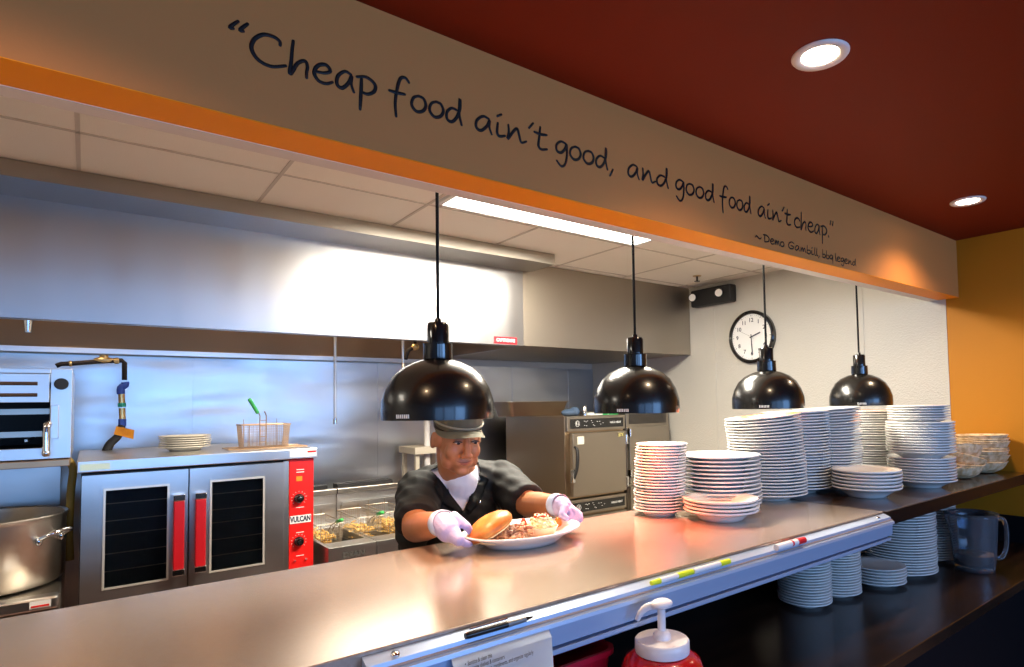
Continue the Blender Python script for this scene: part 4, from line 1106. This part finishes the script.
# folds
for v in bm2.verts:
    v.co += v.normal*(.0035*math.sin(v.co.x*60+v.co.z*85+v.co.y*30)*math.sin(v.co.z*47-v.co.y*52))
bmesh.ops.delete(bm2, geom=dele, context='FACES')
bmesh.ops.solidify(bm2, geom=bm2.faces[:], thickness=.003)
me = bpy.data.meshes.new('jacket'); bm2.to_mesh(me); bm2.free()
jk = obj('jacket', me, JACKET, man, smooth=True)
# collar following the neckline
def on_front(x, z, off):     # nearest jacket surface point looking from -Y
    best = None
    hit, loc, nrm, idx = jk.ray_cast(V((x, 1.5, z))-worigin(jk), V((0, 1, 0)))
    return (loc+worigin(jk)+V((0, -off, 0))) if hit else None
for s in (-1, 1):
    bm = NB(); rings = []
    N = 14
    for k in range(N):
        f = k/(N-1)
        zz = vz+.0+(1.275-vz)*f
        xe = nx+s*(.004+(zz-vz)*SL)
        wid = .010+.034*math.sin(min(f*1.3, 1)*PI*.5)
        row = []
        for j in range(5):
            xx = xe+s*(wid*j/4+.003); p = on_front(xx, zz-.012*j/4*2, .006+.008*math.sin(PI*j/4))
            if p is None: p = (rings[-1][j].co.copy()+V((0, .012, .010))) if rings else V((xx, 1.96, zz))
            row.append(bm.verts.new(p))
        rings.append(row)
    for a, b in zip(rings, rings[1:]):
        for j in range(4): bm.faces.new((a[j], a[j+1], b[j+1], b[j]))
    bmesh.ops.solidify(bm, geom=bm.faces[:], thickness=.004)
    obj('collar', bm, mat('collar_cotton', (.012, .014, .012), .7), jk, smooth=True)
p = on_front(1.125, 1.175, .003)
obj('snap_button', ell(NB(), p, (.006, .003, .006), n=12), CHROME, jk, smooth=True)
# trousers
bm = NB()
ell(bm, (1.10, 2.17, .90), (.165, .13, .10))
for s in (-.09, .09):
    hpj = V((1.10+s, 2.18, .90)); kn = V((1.10+s*1.1, 2.13, .50)); an = V((1.10+s*1.1, 2.2, .11))
    cap_(bm, hpj, kn, .1, .076); cap_(bm, kn, an, .074, .062)
obj('trousers', remesh(bm, .008, 4), TROUS, man, smooth=True)
# hair, eyes, brows, lips
bm = NB(); hell(bm, (0, .024, .035), (.0795, .096, .075)); me = remesh(bm, .004, 2)
b3 = bmesh.new(); b3.from_mesh(me); inv = HM.inverted()
bmesh.ops.delete(b3, geom=[v for v in b3.verts if (inv @ v.co).y < -.034 or ((inv @ v.co).z < (-.045 if (inv @ v.co).y > .03 else -.012))], context='VERTS')
me = bpy.data.meshes.new('hair'); b3.to_mesh(me); b3.free(); obj('hair', me, HAIR, man, smooth=True)
for s in (-1, 1):
    e = obj('eye', hell(NB(), (s*.031, -.0835, -.002), (.012, .0065, .0042)), mat('eye_white', (.55, .5, .47), .2), man, smooth=True)
    obj('iris', hell(NB(), (s*.031+.002, -.0905, -.0045), (.0062, .0032, .0036)), HAIR, e, smooth=True)
    bm = tube(NB(), [H(s*.016, -.090, -.001), H(s*.030, -.0925, .0022), H(s*.047, -.084, -.002)], .0022, n=6, k=4)
    obj('eyelid', bm, mat('lid_dark', (.06, .025, .015), .6), man, smooth=True)
    bm = tube(NB(), [H(s*.014, -.0965, .018), H(s*.032, -.094, .0245), H(s*.052, -.080, .018)], .0036, n=6, k=4)
    obj('eyebrow', bm, HAIR, man, smooth=True)
bm = tube(NB(), [H(-.031, -.079, -.0625), H(-.012, -.0905, -.0660), H(0, -.0915, -.0672), H(.012, -.0905, -.0660), H(.031, -.079, -.0620)], lambda t: .0012+.0018*math.sin(t*PI), n=8, k=4)
tube(bm, [H(-.025, -.083, -.0670), H(0, -.0908, -.0728), H(.025, -.083, -.0665)], lambda t: .0008+.0026*math.sin(t*PI), n=8, k=5)
obj('lips', bm, LIP, man, smooth=True)
# cap
cp_ = NB(); hell(cp_, (0, .010, .056), (.084, .112, .078)); me = remesh(cp_, .004, 3)
b3 = bmesh.new(); b3.from_mesh(me)
bmesh.ops.delete(b3, geom=[v for v in b3.verts if (inv @ v.co).z < .022], context='VERTS'); bmesh.ops.solidify(b3, geom=b3.faces[:], thickness=.003)
me = bpy.data.meshes.new('cap'); b3.to_mesh(me); b3.free(); cap = obj('cap', me, CAPC, man, smooth=True)
bm = NB(); rows = []
for k in range(25):
    a = PI+PI*(k/24); ca, sa = math.cos(a), math.sin(a)
    row = []
    for j in range(5):
        f = j/4
        x = .080*ca*(1-.02*f); y = .008+.106*sa - f*(.064*(-sa)**.8 if sa < 0 else 0)
        z = .038-.020*abs(ca)**2*(1+f*.3)+f*(.008*(-sa)**2-.010)
        row.append(bm.verts.new(H(x, y, z)))
    rows.append(row)
for a, b in zip(rows, rows[1:]):
    for j in range(4): bm.faces.new((a[j], a[j+1], b[j+1], b[j]))
bmesh.ops.solidify(bm, geom=bm.faces[:], thickness=.004)
s = obj('brim', bm, CAPB, cap, smooth=True); tag(s, 'pale khaki brim')
bm = tube(NB(), [H(.083*math.cos(a), .010+.1105*math.sin(a), .042) for a in [PI+PI*k/20 for k in range(21)]], .004, n=6)
obj('band', bm, CAPB, cap, smooth=True)
bm = NB(); hell(bm, (.0, -.078, .078), (.018, .010, .008)); s = obj('front_patch', bm, mat('orange_patch', (.7, .2, .04), .6), cap, smooth=True); tag(s, 'small orange patch')

# gloves: palm + five separate bent digits
def chain(bm, pts, r0, r1):
    P = [V(p) for p in pts]; n = len(P)-1
    for i in range(n):
        a = r0+(r1-r0)*i/n; b = r0+(r1-r0)*(i+1)/n
        cap_(bm, P[i], P[i+1], a, b, n=12)
zr = pz+.041   # platter rim height
def glove(wr, palm_dir, across, up, fingers, thumb, side):
    pass
# his right hand (picture left): fingers go under the left rim, thumb presses on top
bm = NB()
w = wrR
end = V((pcx-.193, pcy+.007, zr))   # left tip of the platter
kn = [end+V((-.034, -.026, .004)), end+V((-.040, -.006, .009)), end+V((-.042, .014, .012)), end+V((-.038, .033, .015))]
cap_(bm, w, w.lerp(kn[1], .5), .034, .035)
for k in kn: cap_(bm, w.lerp(kn[1], .3)+(k-kn[1])*.5, k, .028, .0175)
tips = [[kn[0], kn[0]+V((.020, .000, -.012)), kn[0]+V((.034, .006, -.018)), kn[0]+V((.044, .014, -.020))],
        [kn[1], kn[1]+V((.024, -.002, -.016)), kn[1]+V((.042, .002, -.024)), kn[1]+V((.054, .006, -.025))],
        [kn[2], kn[2]+V((.024, .0, -.018)), kn[2]+V((.042, .004, -.027)), kn[2]+V((.054, .006, -.028))],
        [kn[3], kn[3]+V((.018, .004, -.018)), kn[3]+V((.032, .006, -.029)), kn[3]+V((.042, .006, -.031))]]
for P in tips: chain(bm, P, .0115, .0088)
tb = w.lerp(kn[1], .45)+V((.0, .006, .016))
chain(bm, [tb, tb+V((.026, .004, .016)), end+V((.006, -.002, .032)), end+V((.020, .000, .012))], .017, .010)
for v in bm.verts: v.co.z = max(v.co.z, ZC+.0015)
gl = obj('glove', remesh(bm, .0028, 3, .5), GLOVE, man, smooth=True); tag(gl, 'lavender glove on his right hand')
M_, L = align(wrR+(elR-wrR).normalized()*.022, wrR+(w-elR).normalized()*.012)
obj('cuff', lathe(NB(), [(.036, 0), (.0385, 0), (.0385, .008), (.036, L), (.034, L)], 28, M_), GLOVECUFF, gl, smooth=True)
# his left hand (picture right): thumb on the rim, fingers curled past the right end
bm = NB(); w = wrL
end = V((pcx+.193, pcy-.007, zr))
kn = [end+V((.018, .052, .034)), end+V((.034, .036, .030)), end+V((.043, .018, .024)), end+V((.046, .0, .018))]
kn = [end+V((-.012, .052, .032)), end+V((.004, .046, .030)), end+V((.018, .038, .025)), end+V((.026, .026, .018))]
cap_(bm, w, w.lerp(kn[1], .5), .033, .034)
for k in kn: cap_(bm, w.lerp(kn[1], .35)+(k-kn[1])*.4, k, .026, .0165)
fin = [[(.0, 0, 0), (.022, -.022, -.004), (.024, -.040, -.026), (.006, -.046, -.040)],
       [(.0, 0, 0), (.022, -.024, -.004), (.022, -.044, -.028), (.000, -.048, -.044)],
       [(.0, 0, 0), (.018, -.026, -.006), (.012, -.044, -.028), (-.010, -.046, -.042)],
       [(.0, 0, 0), (.012, -.020, -.006), (.004, -.034, -.022), (-.014, -.034, -.034)]]
for k, P in zip(kn, fin): chain(bm, [k+V(p)*.78 for p in P], .0115, .0088)
tb = w.lerp(kn[0], .45)+V((-.004, -.014, .004))
chain(bm, [tb, tb+V((-.006, -.026, .0)), end+V((-.036, .014, .020)), end+V((-.030, -.002, .011))], .017, .010)
for v in bm.verts: v.co.z = max(v.co.z, ZC+.0015)
gl = obj('glove', remesh(bm, .0028, 3, .5), GLOVE, man, smooth=True); tag(gl, 'lavender glove on his left hand')
M_, L = align(wrL+(elL-wrL).normalized()*.022, wrL+(w-elL).normalized()*.012)
obj('cuff', lathe(NB(), [(.036, 0), (.0385, 0), (.0385, .008), (.036, L), (.034, L)], 28, M_), GLOVECUFF, gl, smooth=True)

# ------------------------------------------------------------------ lights
def area(name, loc, rot, sx, sy, e, c):
    l = bpy.data.lights.new(name, 'AREA'); l.shape = 'RECTANGLE'; l.size = sx; l.size_y = sy; l.energy = e; l.color = c
    o = bpy.data.objects.new(name, l); col.objects.link(o); o.location = loc; o.rotation_euler = rot; return o
area('kitchen_ceiling_glow', (1.95, 2.33, 2.482), (0, 0, 0), 1.26, .53, 125, (1, .91, .76))
area('kitchen_ceiling_glow', (-1.9, 2.33, 2.482), (0, 0, 0), 1.26, .53, 34, (1, .92, .78))  # extra area light with no fitting, added to brighten the kitchen ceiling
for (a, b), e in zip(WX, (28, 36, 90)):
    area('window_daylight', ((a+b)/2, -3.58, 1.5), (PI/2, 0, 0), b-a, 1.45, e, (.24, .50, 1.0))
for x, y in ((-.2, .82), (-1.93, .82), (-.2, -1.2), (1.54, -1.2), (3.26, -1.2)):  # unseen downward spots without fittings, added to warm the beam and dining side
    l = bpy.data.lights.new('down_spot', 'SPOT'); l.energy = 36; l.spot_size = math.radians(140); l.spot_blend = .8; l.color = (1, .66, .38); l.shadow_soft_size = .05
    lo = bpy.data.objects.new('down_spot_light', l); col.objects.link(lo); lo.location = (x, y, 2.44)
w_ = bpy.data.worlds.new('world'); sc.world = w_; w_.use_nodes = True
w_.node_tree.nodes['Background'].inputs[0].default_value = (.55, .72, 1, 1); w_.node_tree.nodes['Background'].inputs[1].default_value = .3
sc.view_settings.view_transform = 'Standard'; sc.view_settings.look = 'None'; sc.view_settings.gamma = 1; sc.view_settings.use_curve_mapping = False
sc.view_settings.exposure = 0.22
sc.cycles.use_denoising = True
sc.cycles.caustics_reflective = True; sc.cycles.blur_glossy = 1.0; sc.cycles.caustics_refractive = False
sc.cycles.sample_clamp_indirect = 6
sc.cycles.max_bounces = 8
